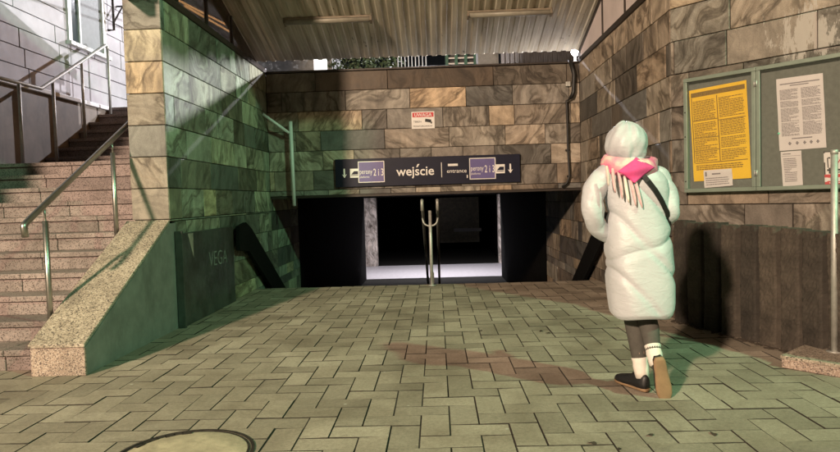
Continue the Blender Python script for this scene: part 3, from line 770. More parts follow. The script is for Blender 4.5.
tx.build('lettering', M['sign_white'], ds)
tx = MB(); tx.add(*text_verts('entrance', H*.2, sp(.605, .40), UX, Zv, NZ)); tx.build('lettering', M['sign_white'], ds)
for (xa, xb, za, zc_) in ((.575, .5785, .25, .78), (.612, .665, .64, .72), (.712, .717, .2, .31)):  # the middle bar is a bright reflection painted white
    tx = MB(); tx.box((sp(xa, 0).x, yS-.003, sz0+H*za), (sp(xb, 0).x, yS-.001, sz0+H*zc_)); tx.build('marking', M['sign_white'], ds)
def arrow(s):
    c = sp(s, .5); h = H*.16; w = H*.09; a = MB()
    a.add([c+UX*-.012+Zv*h+NZ*.002, c+UX*-.012-Zv*h*.5+NZ*.002, c+UX*.012-Zv*h*.5+NZ*.002, c+UX*.012+Zv*h+NZ*.002], [(0, 1, 2, 3)])
    a.add([c+UX*-w-Zv*h*.25+NZ*.002, c-Zv*h*1.1+NZ*.002, c+UX*w-Zv*h*.25+NZ*.002, c-Zv*h*.5+NZ*.002], [(0, 1, 3), (1, 2, 3)])
    a.build('arrow', M['sign_white'], ds)
def train(s):
    c = sp(s, .49); h = H*.16; a = MB(); a.obox(c+NZ*.002, UX*h, NZ*.001, Zv*h); o = a.build('train_pictogram', M['sign_white'], ds)
    a = MB(); q = c+NZ*.0045
    a.add([q+UX*-h*.75+Zv*-h*.3, q+UX*h*.8+Zv*-h*.3, q+UX*h*.8+Zv*h*.45, q+UX*-h*.1+Zv*h*.45], [(0, 1, 2, 3)])
    a.add([q+UX*-h*.8-Zv*h*.6, q+UX*h*.8-Zv*h*.6, q+UX*h*.8-Zv*h*.45, q+UX*-h*.8-Zv*h*.45], [(0, 1, 2, 3)]); a.build('train', M['navy'], o)
def pbox(s0, s1, right):
    c0, c1 = sp(s0, .14), sp(s1, .90); a = MB(); b = .012
    a.box((c0.x, yS-.004, c0.z), (c1.x, yS-.001, c0.z+b)); a.box((c0.x, yS-.004, c1.z-b), (c1.x, yS-.001, c1.z)); a.box((c0.x, yS-.004, c0.z+b), (c0.x+b, yS-.001, c1.z-b)); a.box((c1.x-b, yS-.004, c0.z+b), (c1.x, yS-.001, c1.z-b))
    o = a.build('platform_plate', M['sign_white'], ds)
    a = MB(); a.box((c0.x+b, yS-.003, c0.z+b), (c1.x-b, yS-.001, c1.z-b)); a.build('plate_face', M['violet'], o)
    a = MB(); W = c1.x-c0.x
    def fit(body, hgt, x, zz, wid, bold=0):
        vs, fs = text_verts(body, hgt, (0, 0, 0), UX, Zv, NZ, bold=bold); x0 = min(p.x for p in vs); x1 = max(p.x for p in vs); k = wid/(x1-x0)
        a.add([Vector((x+(p.x-x0)*k, yS-.0045, zz+p.z)) for p in vs], fs)
    fit('perony', H*.26, c0.x+W*.06, sz0+H*.45, W*.48); fit('2 i 3', H*.36, c0.x+W*.58, sz0+H*.38, W*.38, .008); fit('platforms', H*.11, c0.x+W*.06, sz0+H*.31, W*.36)
    a.build('lettering', M['sign_white'], o)
arrow(.05); train(.105); pbox(.125, .268, 0); pbox(.727, .868, 1); train(.893); arrow(.947)

ul, ur = bp(411.5, 120), bp(434.5, 119); uz0, uz1 = bp(422, 128.5).z, bp(422, 111.5).z
us = thing('warning_sign', ((ul.x+ur.x)/2, YB, uz0), 'small white camera warning sign with red UWAGA band on the brown stone wall', 'sign')
a = MB(); a.box((ul.x, YB-.012, uz0), (ur.x, YB-.001, uz1)); a.build('plate', M['sign_white'], us)
UW, UH = ur.x-ul.x, uz1-uz0; a = MB(); a.box((ul.x+UW*.04, YB-.014, uz0+UH*.68), (ur.x-UW*.04, YB-.0125, uz0+UH*.95)); a.build('red_band', M['sign_red'], us)
a = MB(); a.add(*text_verts('UWAGA', UH*.27, (ul.x+UW*.5, YB-.0145, uz0+UH*.72), UX, Zv, NZ, 'CENTER', .01)); a.build('lettering', M['sign_white'], us)
a = MB(); a.add(*text_verts('TEREN', UH*.16, (ul.x+UW*.08, YB-.0125, uz0+UH*.36), UX, Zv, NZ)); a.build('lettering', M['ink'], us); a = MB(); a.add(*text_verts('MONITOROWANY', UH*.135, (ul.x+UW*.06, YB-.0125, uz0+UH*.1), UX, Zv, NZ)); a.build('lettering', M['ink'], us)
a = MB(); c = Vector((ul.x+UW*.72, YB-.014, uz0+UH*.46)); a.obox(c, (UW*.13, 0, -UH*.03), (0, .001, 0), (UW*.01, 0, UH*.09)); a.obox(c+Vector((UW*.14, 0, -UH*.12)), (UW*.03, 0, 0), (0, .001, 0), (0, 0, UH*.06)); a.build('camera_pictogram', M['ink'], us)

# pipes
a = MB(); Yp = YB-.07
pts = [bp(570, 60, .07), bp(574, 74, .07), bp(573.5, 92, .07), bp(571, 98, .07), bp(566.5, 101, .07), bp(567, 112, .07), bp(568, 150, .07), bp(569.5, 176, .07), bp(567, 183, .07), bp(562, 187, .07)]
a.tube(pts[:4], .03); a.tube(pts[3:], .016)
dpz = a.build('drain_pipe', M['black']); tag(dpz, 'black drain pipe bending down the right end of the entrance wall', 'pipe')
for q in (pts[6], pts[7]):
    a = MB(); a.box((q.x-.028, YB-.075, q.z-.012), (q.x+.028, YB-.002, q.z+.012)); a.build('clip', M['black'], dpz)
a = MB(); q = bp(568, 84); a.box((q.x-.035, YB-.05, q.z-.035), (q.x+.035, YB-.002, q.z+.035)); tag(a.build('junction_box', M['steel_dull'], bevel=.005), 'small grey junction box beside the black drain pipe', 'box')
lp = thing('grey_pipe', (bp(290, 200).x, YB-.1, 1.3), 'pale grey pipe with slanting arm at the left end of the entrance wall', 'pipe')
a = MB(); p0, p1 = bp(290.5, 121.5, .12), bp(292.5, 204, .12); a.tube([p0, (p0.x+.01, p0.y, p1.z-.03)], .027); a.build('upright', M['white_paint'], lp)
a = MB(); p0, p1 = atX(269, 118, XL+.01), bp(289, 133, .12); a.tube([(XL+.002, YB-.25, p0.z+.02), p1], .022); a.build('arm', M['white_paint'], lp)

# ------------------------------------------------------------------ underpass: stairs down, tunnel, lit crossing
us_ = thing('descending_stairs', (-.2, 10.1, -1.6), 'dark stairs leading down from the pavement edge into the underpass', 'staircase')
for i in range(10):
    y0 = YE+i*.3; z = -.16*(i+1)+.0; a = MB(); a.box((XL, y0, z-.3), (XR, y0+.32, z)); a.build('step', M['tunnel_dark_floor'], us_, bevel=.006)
a = MB(); a.box((XL, YE-.16, -.32), (XR, YE-.001, -.0705)); a.build('top_riser', M['tunnel_dark_floor'], us_)
tn = thing('underpass_tunnel', (-.2, 22, -1.6), 'dark underpass tunnel behind the stairs with a lit crossing passage', 'tunnel')
a = MB()
a.box((XL-.3, 11.621, -1.7), (XL, 22.2, 1.299)); a.box((XR, 12.921, -1.7), (XR+.3, 22.2, 1.299))
a.box((-6, 26.6, -1.7), (-3.15, 27, 1.27)); a.box((2.85, 26.6, -1.7), (6, 27, 1.27)); a.box((-6.3, 22, -1.7), (-6, 27, 2.69)); a.box((6, 22, -1.7), (6.3, 27, 2.69))
a.box((-6, 22.0, -1.7), (XL-.301, 22.2, 1.41)); a.box((XR+.301, 22.0, -1.7), (6, 22.2, 1.41)); a.box((-3.2, 27, -1.7), (-3.0, 35, 1.4)); a.box((2.7, 27, -1.7), (2.9, 35, 1.4)); a.box((-3.2, 35, -1.7), (2.9, 35.2, 1.4))
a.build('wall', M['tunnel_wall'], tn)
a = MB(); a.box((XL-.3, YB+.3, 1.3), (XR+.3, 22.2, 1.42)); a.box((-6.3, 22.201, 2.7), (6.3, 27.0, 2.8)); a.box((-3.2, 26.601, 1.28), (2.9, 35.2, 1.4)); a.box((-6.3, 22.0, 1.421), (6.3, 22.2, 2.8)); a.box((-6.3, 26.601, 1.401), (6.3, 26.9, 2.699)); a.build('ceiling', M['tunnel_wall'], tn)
a = MB(); a.box((-3, 11.8, -1.8), (3, 22.3, -1.6)); a.box((-3.2, 26.65, -1.8), (3, 35.2, -1.6)); a.build('dark_floor', M['tunnel_dark_floor'], tn)
a = MB(); a.box((-6.3, 22.301, -1.8), (6.3, 26.649, -1.6)); a.build('crossing_floor', M['tunnel_floor'], tn)
a = MB(); a.box((-3.15, 26.5, -1.6), (-2.56, 26.95, 1.28)); a.build('pillar', M['marble'], tn, bevel=.01)
a = MB(); a.box((2.52, 26.5, -1.6), (2.84, 26.95, 1.28)); a.build('pillar', M['marble'], tn, bevel=.01)
a = MB(); a.box((.1, 33.8, -1.2), (2.2, 33.9, 1.2)); a.build('olive_hoarding', M['olive'], tn)
a = MB(); a.box((.85, 33.6, -.62), (2.3, 33.79, -.45)); a.build('pale_ledge', M['sign_white'], tn)

# centre handrail at the head of the stairs
ch = thing('centre_handrail', (-.12, 8.74, 0), 'double steel handrail on a central post at the head of the underpass stairs', 'handrail')
cb = atZ(432, 285.5, 0); cx, cy = cb.x, min(cb.y, YE-.06); 
a = MB(); a.tube([(cx, cy, 0), (cx, cy, 1.03)], .022); a.build('post', M['steel_dull'], ch)
a = MB(); a.tube([(cx, cy, 0), (cx, cy, .01)], .055); a.build('base_flange', M['steel_dull'], ch)
for s in (-1, 1):
    a = MB(); xr = cx+s*.105
    a.tube([(xr, cy-.02, 1.03), (xr, cy-.03, 1.13)] + arc_pts((xr, cy-.03, 1.14), (xr, cy-.02, 1.19), (xr, cy+.05, 1.16), 5) + [(xr, 11.8, -.42)], .021); a.build('rail', M['steel_dull'], ch)
a = MB(); a.tube(arc_pts((cx-.105, cy+.02, .93), (cx-.1, cy+.0, .82), (cx, cy, .82), 6)+arc_pts((cx, cy, .82), (cx+.1, cy, .82), (cx+.105, cy+.02, .93), 6)[1:], .012); a.build('bracket', M['steel_dull'], ch)
for y in (10.3, 11.6):
    a = MB(); k = int((y-YE)/.3); a.tube([(cx, y, -.16*(k+1)), (cx, y, -.16*(k+1)+.95)], .021); a.build('post', M['steel_dull'], ch)

# ------------------------------------------------------------------ canopy
cn = thing('canopy', (-.25, 7.4, 3.3), 'sloping corrugated metal canopy over the underpass entrance', 'canopy')
SL, CY1, CZ1, CY0 = .306, 10.12, 3.435, 5.3
def cz(y): return CZ1+SL*(CY1-y)
a = MB(); prof = []; x = -2.86; T = .15
while x < 2.3:
    prof += [(x, 0), (x+.06, 0), (x+.075, .013), (x+.135, .013)]; x += T
vs = []; fs = []
ys = [CY1, 9.2, 8.6, 7.5, 6.4, CY0]
for y in ys: vs += [(px, y, cz(y)+pz) for px, pz in prof]
n = len(prof)
for j in range(len(ys)-1):
    for i in range(n-1): fs.append((j*n+i, j*n+i+1, (j+1)*n+i+1, (j+1)*n+i))
a.add(vs, fs); cs = a.build('corrugated_sheet', M['canopy'], cn)
sd = cs.modifiers.new('solid', 'SOLIDIFY'); sd.thickness = .002
for X in (-2.84, 2.31):
    a = MB(); a.prism([(X-.04, CY1+.02, cz(CY1+.02)-.11), (X-.04, CY0, cz(CY0)-.11), (X-.04, CY0, cz(CY0)-.003), (X-.04, CY1+.02, cz(CY1+.02)-.003)], (.08, 0, 0)); a.build('side_beam', M['brown_metal'], cn, bevel=.004)
a = MB(); a.box((-2.9, CY0-.06, cz(CY0)-.16), (2.36, CY0-.005, cz(CY0)+.06)); a.build('front_beam', M['brown_metal'], cn, bevel=.004)
for y in (5.4,):
    for X in (-2.84, 2.31):
        a = MB(); a.box((X-.035, y-.035, ZT+.075), (X+.035, y+.035, cz(y)-.1)); a.box((X-.034, y-.034, ZT+.0), (X+.034, YF+.2, ZT+.0745)); a.build('post', M['brown_metal'], cn)
for X, mat, posts in ((-2.74, M['glass_dark'], (6.85, 7.75, 8.7)), (2.27, M['frosted'], (6.6, 7.6, 8.6))):
    yy = [5.5]+list(posts)+[9.95]
    for k in range(len(yy)-1):
        y0, y1 = yy[k]+(.018 if k else 0), yy[k+1]-.018
        top0, top1 = cz(y0)-.112, cz(y1)-.112
        poly = [(X-.004, y0, ZT+.076), (X-.004, y0, top0)]
        if top1 > ZT+.08: poly += [(X-.004, y1, top1), (X-.004, y1, ZT+.076)]
        else: poly += [(X-.004, CY1-(ZT+.076+.112-CZ1)/SL, ZT+.076)]
        a = MB(); a.prism(poly, (.008, 0, 0)); a.build('side_pane', mat, cn)
    for y in posts:
        a = MB(); a.box((X-.02, y-.018, ZT+.076), (X+.02, y+.018, cz(y)-.112)); a.build('mullion', M['brown_metal'], cn)
for pxa, pxb, pyy, lab in (((284, 23), (372, 20.5), 0, 'unlit fluorescent lamp under the left half of the canopy, by the darker stains'), ((467, 17), (552, 12.5), 0, 'unlit fluorescent lamp under the right half of the canopy')):
    P1 = on_plane(pxa[0], pxa[1], (0, CY1, CZ1-.05), (0, SL, 1)); P2 = on_plane(pxb[0], pxb[1], (0, CY1, CZ1-.05), (0, SL, 1))
    y = (P1.y+P2.y)/2; zc = cz(y); xa, xb = P1.x, P2.x
    sv = Vector((0, 1, -SL)).normalized(); nv = Vector((0, -SL, -1)).normalized()
    c = Vector(((xa+xb)/2, y, zc)); hl = (xb-xa)/2
    lt = thing('ceiling_lamp', c, lab, 'lamp')
    a = MB(); a.obox(c+nv*.018, UX*hl, sv*.055, nv*.016); a.build('housing', M['housing'], lt, bevel=.005)
    a = MB(); rings = []
    for s in (-1, 1):
        rings.append([c+UX*(s*(hl-.03))+sv*(.045*math.cos(k))+nv*(.035+.045*math.sin(k)) for k in [PI*i/8 for i in range(9)]])
    a.loft(rings); a.build('diffuser', M['lens'], lt)
    for s in (-1, 1):
        a = MB(); a.obox(c+UX*(s*(hl-.014))+nv*.05, UX*.0155, sv*.052, nv*.034); a.build('end_cap', M['housing'], lt, bevel=.004)

# ------------------------------------------------------------------ behind the wall: lamp, low buildings, hedge
def sky_at(px, py, Y): return atY(px, py, Y)
LP = sky_at(575, 52, 11.0)
la = thing('wall_lamp', (LP.x, 11.0, 2.84), 'small lit white globe lamp on a pole behind the entrance wall', 'lamp')
a = MB(); a.tube([(LP.x, 11, 2.84), (LP.x, 11, LP.z-.03)], .02); a.build('pole', M['black'], la)
def sphere(c, r, n=16, m_=10):
    return [[Vector(c)+Vector((r*math.sin(PI*j/m_)*math.cos(2*PI*k/n), r*math.sin(PI*j/m_)*math.sin(2*PI*k/n), -r*math.cos(PI*j/m_))) for k in range(n)] for j in range(1, m_)]
a = MB(); a.loft(sphere(LP, .065)); gl = a.build('globe', mat_glow('lit_globe', (1, .97, 1), 60), la)
gl.visible_shadow = True

def leafy(mb, c, rx, ry, rz_, n, size):
    for i in range(n):
        while True:
            d = Vector((random.uniform(-1, 1), random.uniform(-1, 1), random.uniform(-1, 1)))
            if .3 < d.length < 1: break
        d *= random.uniform(.75, 1.1)
        p = Vector(c)+Vector((d.x*rx, d.y*ry, d.z*rz_)); s = size*random.uniform(.6, 1.4)
        u = Vector((random.gauss(0, 1), random.gauss(0, 1), random.gauss(0, 1))).normalized(); v = u.cross(Vector((random.gauss(0, 1), random.gauss(0, 1), random.gauss(0, 1)))).normalized()
        mb.add([p-u*s, p+v*s*.45, p+u*s, p-v*s*.45], [(0, 1, 2, 3)], rr())
random.seed(31)
for k, (px, lab) in enumerate(((342, 'leafy green bush behind the entrance wall, next to the lit window'), (366, 'leafy green bush behind the entrance wall, middle of the three'), (390, 'leafy green bush behind the entrance wall, next to the pale railing'))):
    P = sky_at(px, 66, 14.5); b = thing('bush', (P.x, 14.5, 2.84), lab, 'bush', 'bushes behind the entrance wall')
    a = MB(); leafy(a, (P.x, 14.5, 4.0), .36, .4, 1.0, 900, .05); a.build('foliage', M['leaf'], b)
    a = MB(); a.tube([(P.x, 14.5, 2.84), (P.x+.05, 14.5, 3.5), (P.x-.03, 14.5, 4.2)], [.04, .03, .012], 8); a.build('stem', M['bark'], b)
p0, p1 = sky_at(250, 64, 16), sky_at(332, 64, 16)
lb = thing('low_building', ((p0.x+p1.x)/2-1, 17, 2.84), 'pale low building with a lit window seen through the gap under the canopy', 'building')
a = MB(); a.box((p0.x-2.5, 16, 2.84), (p1.x, 18.5, 5.0)); a.build('wall', M['grey_block'], lb)
w0, w1 = sky_at(303, 64, 15.98), sky_at(329, 64, 15.98)
a = MB(); a.box((w0.x, 15.95, 4.0), (w1.x, 15.999, 4.95)); wn = a.build('window', M['grey_block'], lb)
a = MB(); a.box((w0.x+.28, 15.94, 4.05), (w1.x-.04, 15.949, 4.9)); a.build('lit_pane', mat_glow('lit_window', (.85, .9, 1), .9), wn)
for px in (268, 282, 294): q = sky_at(px, 64, 15.98); a = MB(); a.box((q.x-.16, 15.96, 3.6), (q.x+.16, 15.999, 4.34)); a.build('window', M['pane'], lb)
a = MB(); a.box((p0.x-2.5, 15.9, 4.36), (w0.x-.05, 15.999, 4.42)); a.build('ledge', M['brown_metal'], lb)
# pale railing
r0, r1 = sky_at(398, 66, 13.0), sky_at(426, 66, 13.0)
rl = thing('street_railing', ((r0.x+r1.x)/2, 13, 2.84), 'pale steel railing behind the entrance wall', 'railing')
for z in (4.2, 3.7):
    a = MB(); a.tube([(r0.x-1.6, 13.02, z-.06), (r0.x, 13, z), (r1.x, 13, z)], .02, 8); a.build('rail', M['white_paint'], rl)
for i in range(9): x = r0.x+(r1.x-r0.x)*i/8; a = MB(); a.tube([(x, 13, 2.84), (x, 13, 4.5)], .012, 6); a.build('bar', M['grey_block'], rl)
# green stall frame
g0, g1 = sky_at(447, 62, 14), sky_at(476, 62, 14)
kf = thing('kiosk', ((g0.x+g1.x)/2, 14.5, 2.84), 'dark green kiosk with pale shelves seen above the entrance wall', 'kiosk')
a = MB(); a.box((g0.x, 14.3, 2.84), (g1.x, 15, 4.5)); a.build('body', M['black'], kf)
for i in range(4): x = g0.x+(g1.x-g0.x)*i/3; a = MB(); a.box((x-.035, 14.2, 2.84), (x+.035, 14.299, 4.5)); a.build('frame_post', M['green_post'], kf)
q = sky_at(460, 63, 14.2).z
for zz in (q-.02, q+.1): a = MB(); a.box((g0.x+.04, 14.21, zz), (g1.x-.04, 14.29, zz+.03)); a.build('shelf', M['sign_white'], kf)
g0, g1 = sky_at(478, 62, 13), sky_at(499, 62, 13)
a = MB(); a.box((g0.x, 13, 2.84), (g1.x, 13.6, 4.3)); 
cbx = a.build('utility_cabinet', M['grey_block'], bevel=.02); tag(cbx, 'grey concrete utility cabinet behind the entrance wall beside the kiosk', 'cabinet')
a = MB(); a.box((g0.x+.05, 12.985, 3.1), (g1.x-.05, 12.999, 4.2)); a.build('door', M['grey_block'], cbx)
g0, g1 = sky_at(501, 62, 12.4), sky_at(640, 62, 12.4)
df = thing('dark_fence', ((g0.x+g1.x)/2, 12.4, 2.84), 'dark slatted fence behind the lamp above the entrance wall', 'fence')
a = MB(); a.box((g0.x, 12.4, 2.84), (g1.x+4, 12.45, 4.15)); a.build('boards', M['brown_metal'], df)
a = MB()
for i in range(22): x = g0.x+.09*i; a.box((x, 12.37, 2.84), (x+.03, 12.399, 4.12))
a.build('slats', M['brown_metal'], df)
# glowing tubes added to imitate warm reflections in the brown glass
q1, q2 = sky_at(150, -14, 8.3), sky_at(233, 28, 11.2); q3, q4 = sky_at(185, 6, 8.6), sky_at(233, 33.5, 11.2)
ll = thing('reflection_strip', (-3.4, 11, 2.9), 'pair of added glowing strips imitating warm reflections in the brown glass above the left wall', 'lights')
wg = mat_glow('reflection_glow', (1, .5, .2), 16)
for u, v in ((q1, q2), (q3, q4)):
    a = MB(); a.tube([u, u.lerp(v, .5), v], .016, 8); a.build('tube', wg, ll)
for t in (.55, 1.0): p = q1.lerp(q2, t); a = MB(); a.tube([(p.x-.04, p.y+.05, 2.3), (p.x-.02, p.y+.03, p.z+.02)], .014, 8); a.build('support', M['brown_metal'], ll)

# litter on the pavement
random.seed(12)
lm = MB(); 
lp_ = [Vector((math.cos(t)*.022*(1+.3*math.sin(3*t)), math.sin(t)*.014, .003+.004*math.sin(2*t))) for t in [2*PI*i/10 for i in range(10)]]
lm.add(lp_+[Vector((0, 0, .006))], [(i, (i+1) % 10, 10) for i in range(10)])
lf = None
for px, py in ((592, 443), (619, 449), (650, 435), (714, 434), (541, 331), (548, 333), (481, 331)):
    p = atZ(px, py, .003)
    if lf is None:
        o = lm.build('dead_leaf', mat_plain('dead_leaf', (.04, .03, .02), .9), loc=(0, 0, 0)); lf = o
    else: o = lf.copy(); COL.objects.link(o)
    o.location = (p.x, p.y, .002); o.rotation_euler = (0, 0, random.random()*6); s = random.uniform(.6, 1.2); o.scale = (s, s, s)
    tag(o, 'small dark dead leaf lying on the paving blocks', 'leaf', 'dead leaves on the pavement')

# ------------------------------------------------------------------ the person
YP = 3.80
def pp_(px, py, Y=YP): return atY(px, py, Y)
pe = thing('person', (1.2, YP, 0), 'person in long white hooded puffer coat and pink scarf walking towards the stairs', 'person')
J = {}
hem = pp_(641, 312); wst = pp_(636, 232); shc = pp_(631, 176); hd = pp_(626.5, 146, YP+.02)
pel = Vector((wst.x+.01, YP, .86))
neck = Vector((hd.x+.01, YP, 1.36))
lf_ank = pp_(642, 378, YP+.03); rt_ank = pp_(656, 362, YP-.10)
toeL = Vector((lf_ank.x-.075, lf_ank.y+.15, .035)); heelL = Vector((lf_ank.x, lf_ank.y-.03, .05))
ankL = Vector((lf_ank.x, lf_ank.y, .1))
kneL = Vector((lf_ank.x-.035, YP+.09, .47)); hipL = Vector((pel.x-.085, YP, .84))
ankR = Vector((rt_ank.x, rt_ank.y, rt_ank.z)); kneR = Vector((pp_(648, 318).x, YP+.05, .47)); hipR = Vector((pel.x+.085, YP, .84))
toeR = rt_ank+Vector((.03, .01, -.16))
shL = pp_(604, 174); elL = pp_(592, 207, YP-.05); wrL = pp_(611, 238, YP+.05)
shR = pp_(660, 176); elR = pp_(670, 212, YP-.02); wrR = Vector((elR.x-.05, YP+.2, 1.0))
sk = []; ed = []; rad = []
def V(p, r): sk.append(Vector(p)); rad.append(r); return len(sk)-1
ip = V(pel, .13); i1 = V(pel.lerp(shc, .5)+Vector((0, .01, 0)), .10); i2 = V((shc.x, YP+.01, 1.26), .10); i3 = V(neck, .05); i4 = V((hd.x, YP+.015, 1.45), .075); i5 = V((hd.x, YP+.03, 1.51), .078)
ed += [(ip, i1), (i1, i2), (i2, i3), (i3, i4), (i4, i5)]
i6 = V((hd.x-.002, YP+.105, 1.468), .014); ed.append((i4, i6))
def hand(wi, w, d, side):
    d = Vector(d).normalized(); pal = V(w+d*.07, .026); ed.append((wi, pal))
    lat = Vector((side, 0, 0))-d*d.x*side; lat.normalize()
    for k, l in enumerate((.062, .072, .068, .052)):
        o = (k-1.5)*.019; b = V(w+d*.10+lat*o, .009); c = V(w+d*(.10+l*.55)+lat*o+Vector((0, .012, -.01)), .0085); e = V(w+d*(.10+l)+lat*o+Vector((0, .03, -.02)), .007)
        ed.extend([(pal, b), (b, c), (c, e)])
    t1 = V(w+d*.05-lat*.035+Vector((0, .02, 0)), .01); t2 = V(w+d*.085-lat*.045+Vector((0, .035, 0)), .009); ed.extend([(pal, t1), (t1, t2)])
for s, e, w, sd_ in ((shL, elL, wrL, -1), (shR, elR, wrR, 1)):
    a1 = V(s, .045); a2 = V(e, .036); a3 = V(w, .026); ed += [(i2, a1), (a1, a2), (a2, a3)]
    hand(a3, w, (w-e).normalized()*.6+Vector((-sd_*.3, .45, -.2)), sd_)
for h, k, n_, t in ((hipL, kneL, ankL, toeL), (hipR, kneR, ankR, toeR)):
    b1 = V(h, .085); b2 = V(k, .055); b25 = V(k.lerp(n_, .35)+Vector((0, -.012, 0)), .052); b3 = V(n_, .033); b4 = V(n_.lerp(t, .45), .022)
    ed += [(ip, b1), (b1, b2), (b2, b25), (b25, b3), (b3, b4)]
bpos = BASE[pe.name]
me = bpy.data.meshes.new('body'); me.from_pydata([p-bpos for p in sk], ed, [])
bo = bpy.data.objects.new('body', me); COL.objects.link(bo)
md = bo.modifiers.new('skin', 'SKIN'); md.use_smooth_shade = True
for v, r in zip(me.skin_vertices[0].data, rad): v.radius = (r, r)
me.skin_vertices[0].data[ip].use_root = True
ss = bo.modifiers.new('sub', 'SUBSURF'); ss.levels = 1; ss.render_levels = 1
dg = bpy.context.evaluated_depsgraph_get(); me2 = bpy.data.meshes.new_from_object(bo.evaluated_get(dg))
bo.modifiers.clear(); bo.data = me2; me2.materials.append(M['skin']); bo.parent = pe; BASE[bo.name] = bpos
# face
a = MB()
for s in (-1, 1): a.loft(sphere((hd.x+s*.03, YP+.102, 1.488), .011, 10, 8))
a.build('eye', M['ink'], bo)
a = MB(); a.loft(sphere((hd.x, YP+.096, 1.42), .016, 10, 6)); a.build('mouth', mat_plain('lips', (.4, .12, .11), .5), bo)
a = MB(); a.loft([[Vector((hd.x+.088*math.sin(t)*math.cos(k), YP+.03+.088*math.sin(t)*math.sin(k), 1.478+.098*math.cos(t))) for k in [2*PI*i/20 for i in range(20)]] for t in [.08+.14*j for j in range(11)]]); a.build('hair', M['hair'], pe)

# coat body: rows of (pixel y, left px, right px, depth)
rows = [(315.5, 612.5, 669.5, .15), (312, 610, 672, .165), (300, 608.5, 673.5, .172), (285, 607, 674, .175), (270, 606, 674, .175), (255, 605, 672.5, .17), (240, 605, 671, .165), (225, 606, 669, .158), (212, 606.5, 667.5, .152), (200, 606, 667.5, .15), (190, 604, 668, .148), (181, 601, 667, .14), (174, 602, 663, .122), (168, 608, 656, .1), (163, 612, 649, .085), (158, 614, 644, .08)]
prof = []
for y, l, r, d in rows:
    p, q = pp_(l, y), pp_(r, y); prof.append((p.z if True else 0, (p.x+q.x)/2, (q.x-p.x)/2, d, (p.z+q.z)/2))
prof = [(c[4], c[1], c[2], c[3]) for c in prof]; prof.sort()
def interp(z):
    if z <= prof[0][0]: return prof[0][1:]
    for a_, b_ in zip(prof, prof[1:]):
        if a_[0] <= z <= b_[0]:
            t = (z-a_[0])/(b_[0]-a_[0]); t_ = t
            return tuple(a_[i]*(1-t_)+b_[i]*t_ for i in (1, 2, 3))
    return prof[-1][1:]
NA, NZ_ = 96, 130
z0, z1 = prof[0][0], prof[-1][0]
def quilt(s, z):
    A_ = .33; f1 = abs(math.sin(PI*(z+.62*s+.05*math.sin(s*6)+.1)/A_)); f2 = abs(math.sin(PI*(z-.40*s+.05+.03*math.sin(s*9))/.46))
    return (min(1, f1*2.2)**.5)*(min(1, f2*3.0)**.5)
rings = []
for j in range(NZ_+1):
    z = z0+(z1-z0)*j/NZ_; cx_, hw, dp = interp(z); rg = []
    for i in range(NA):
        th = 2*PI*i/NA; cx2 = math.cos(th); sy2 = math.sin(th)
        ex = 2/2.5
        ux = math.copysign(abs(cx2)**ex, cx2); uy = math.copysign(abs(sy2)**ex, sy2)
        sarc = ux*.24
        amp = .019*min(1, (z1-z)/.12)*min(1, (z-z0)/.05+.2)
        puff = (quilt(sarc, z)-.7)*amp + .0025*math.sin(th*5+z*9)*min(1, (z1-z)/.2)
        rg.append(Vector((cx_+ux*(hw-.012+puff), YP+.0+uy*(dp+puff)+.012*math.sin((z-z0)*3), z+.006*math.sin(th*3)*max(0, 1-(z-z0)/.2))))
    rings.append(rg)
# turn the hem inwards and up so that the coat is a thick shell
inner = [[Vector((p.x*.93+interp(z0)[0]*.07, YP+(p.y-YP)*.93, p.z+dz)) for p in rings[0]] for dz in (-.004, .0, .12)]
a = MB(); a.loft([inner[2], inner[1], inner[0]]+rings, cap=True)
ct = a.build('coat', M['coat'], pe)
# sleeves
def sleeve(path, rad_, name, seed):
    P = [Vector(p) for p in path]; n = 60; out = []
    # catmull sample
    Q = [P[0]*2-P[1]]+P+[P[-1]*2-P[-2]]; R_ = [rad_[0]]+list(rad_)+[rad_[-1]]
    smp = []
    for i in range(n+1):
        t = i/n*(len(P)-1); k = min(int(t), len(P)-2); f = t-k
        a_, b_, c_, d_ = Q[k:k+4]
        p = (b_*2+(c_-a_)*f+(a_*2-b_*5+c_*4-d_)*f*f+(b_*3-a_-c_*3+d_)*f**3)*.5
        r = rad_[k]*(1-f)+rad_[k+1]*f; smp.append((p, r, t))
    rings_ = []; prev = None
    for i, (p, r, t) in enumerate(smp):
        tg = (smp[min(i+1, n)][0]-smp[max(i-1, 0)][0]).normalized()
        x = Vector((0, 1, 0)).cross(tg).normalized() if prev is None else (prev-tg*prev.dot(tg)).normalized(); prev = x; y = tg.cross(x)
        rg = []
        for k in range(40):
            th = 2*PI*k/40
            q = abs(math.sin(PI*(i/n*4.2+.35*math.sin(th+seed))))**.5
            rr_ = r*(.87+.12*q)+.002*math.sin(th*4+i*.5)
            rg.append(p+(x*math.cos(th)+y*math.sin(th))*rr_)
        rings_.append(rg)
    a = MB(); a.loft(rings_); return a.build(name, M['coat'], pe)
sleeve([pp_(617, 172), shL+Vector((.015, 0, -.005)), pp_(594.5, 190, YP-.02), elL+Vector((.005, 0, -.01)), pp_(597, 226, YP-.01), wrL+Vector((.0, .01, .0))], [.06, .068, .07, .066, .058, .045], 'sleeve', 0)
sleeve([pp_(648, 174), shR+Vector((-.015, 0, -.005)), pp_(665, 192), elR+Vector((-.008, 0, .0)), wrR+Vector((.02, -.08, .02)), wrR], [.055, .066, .068, .064, .056, .045], 'sleeve', 1.5)
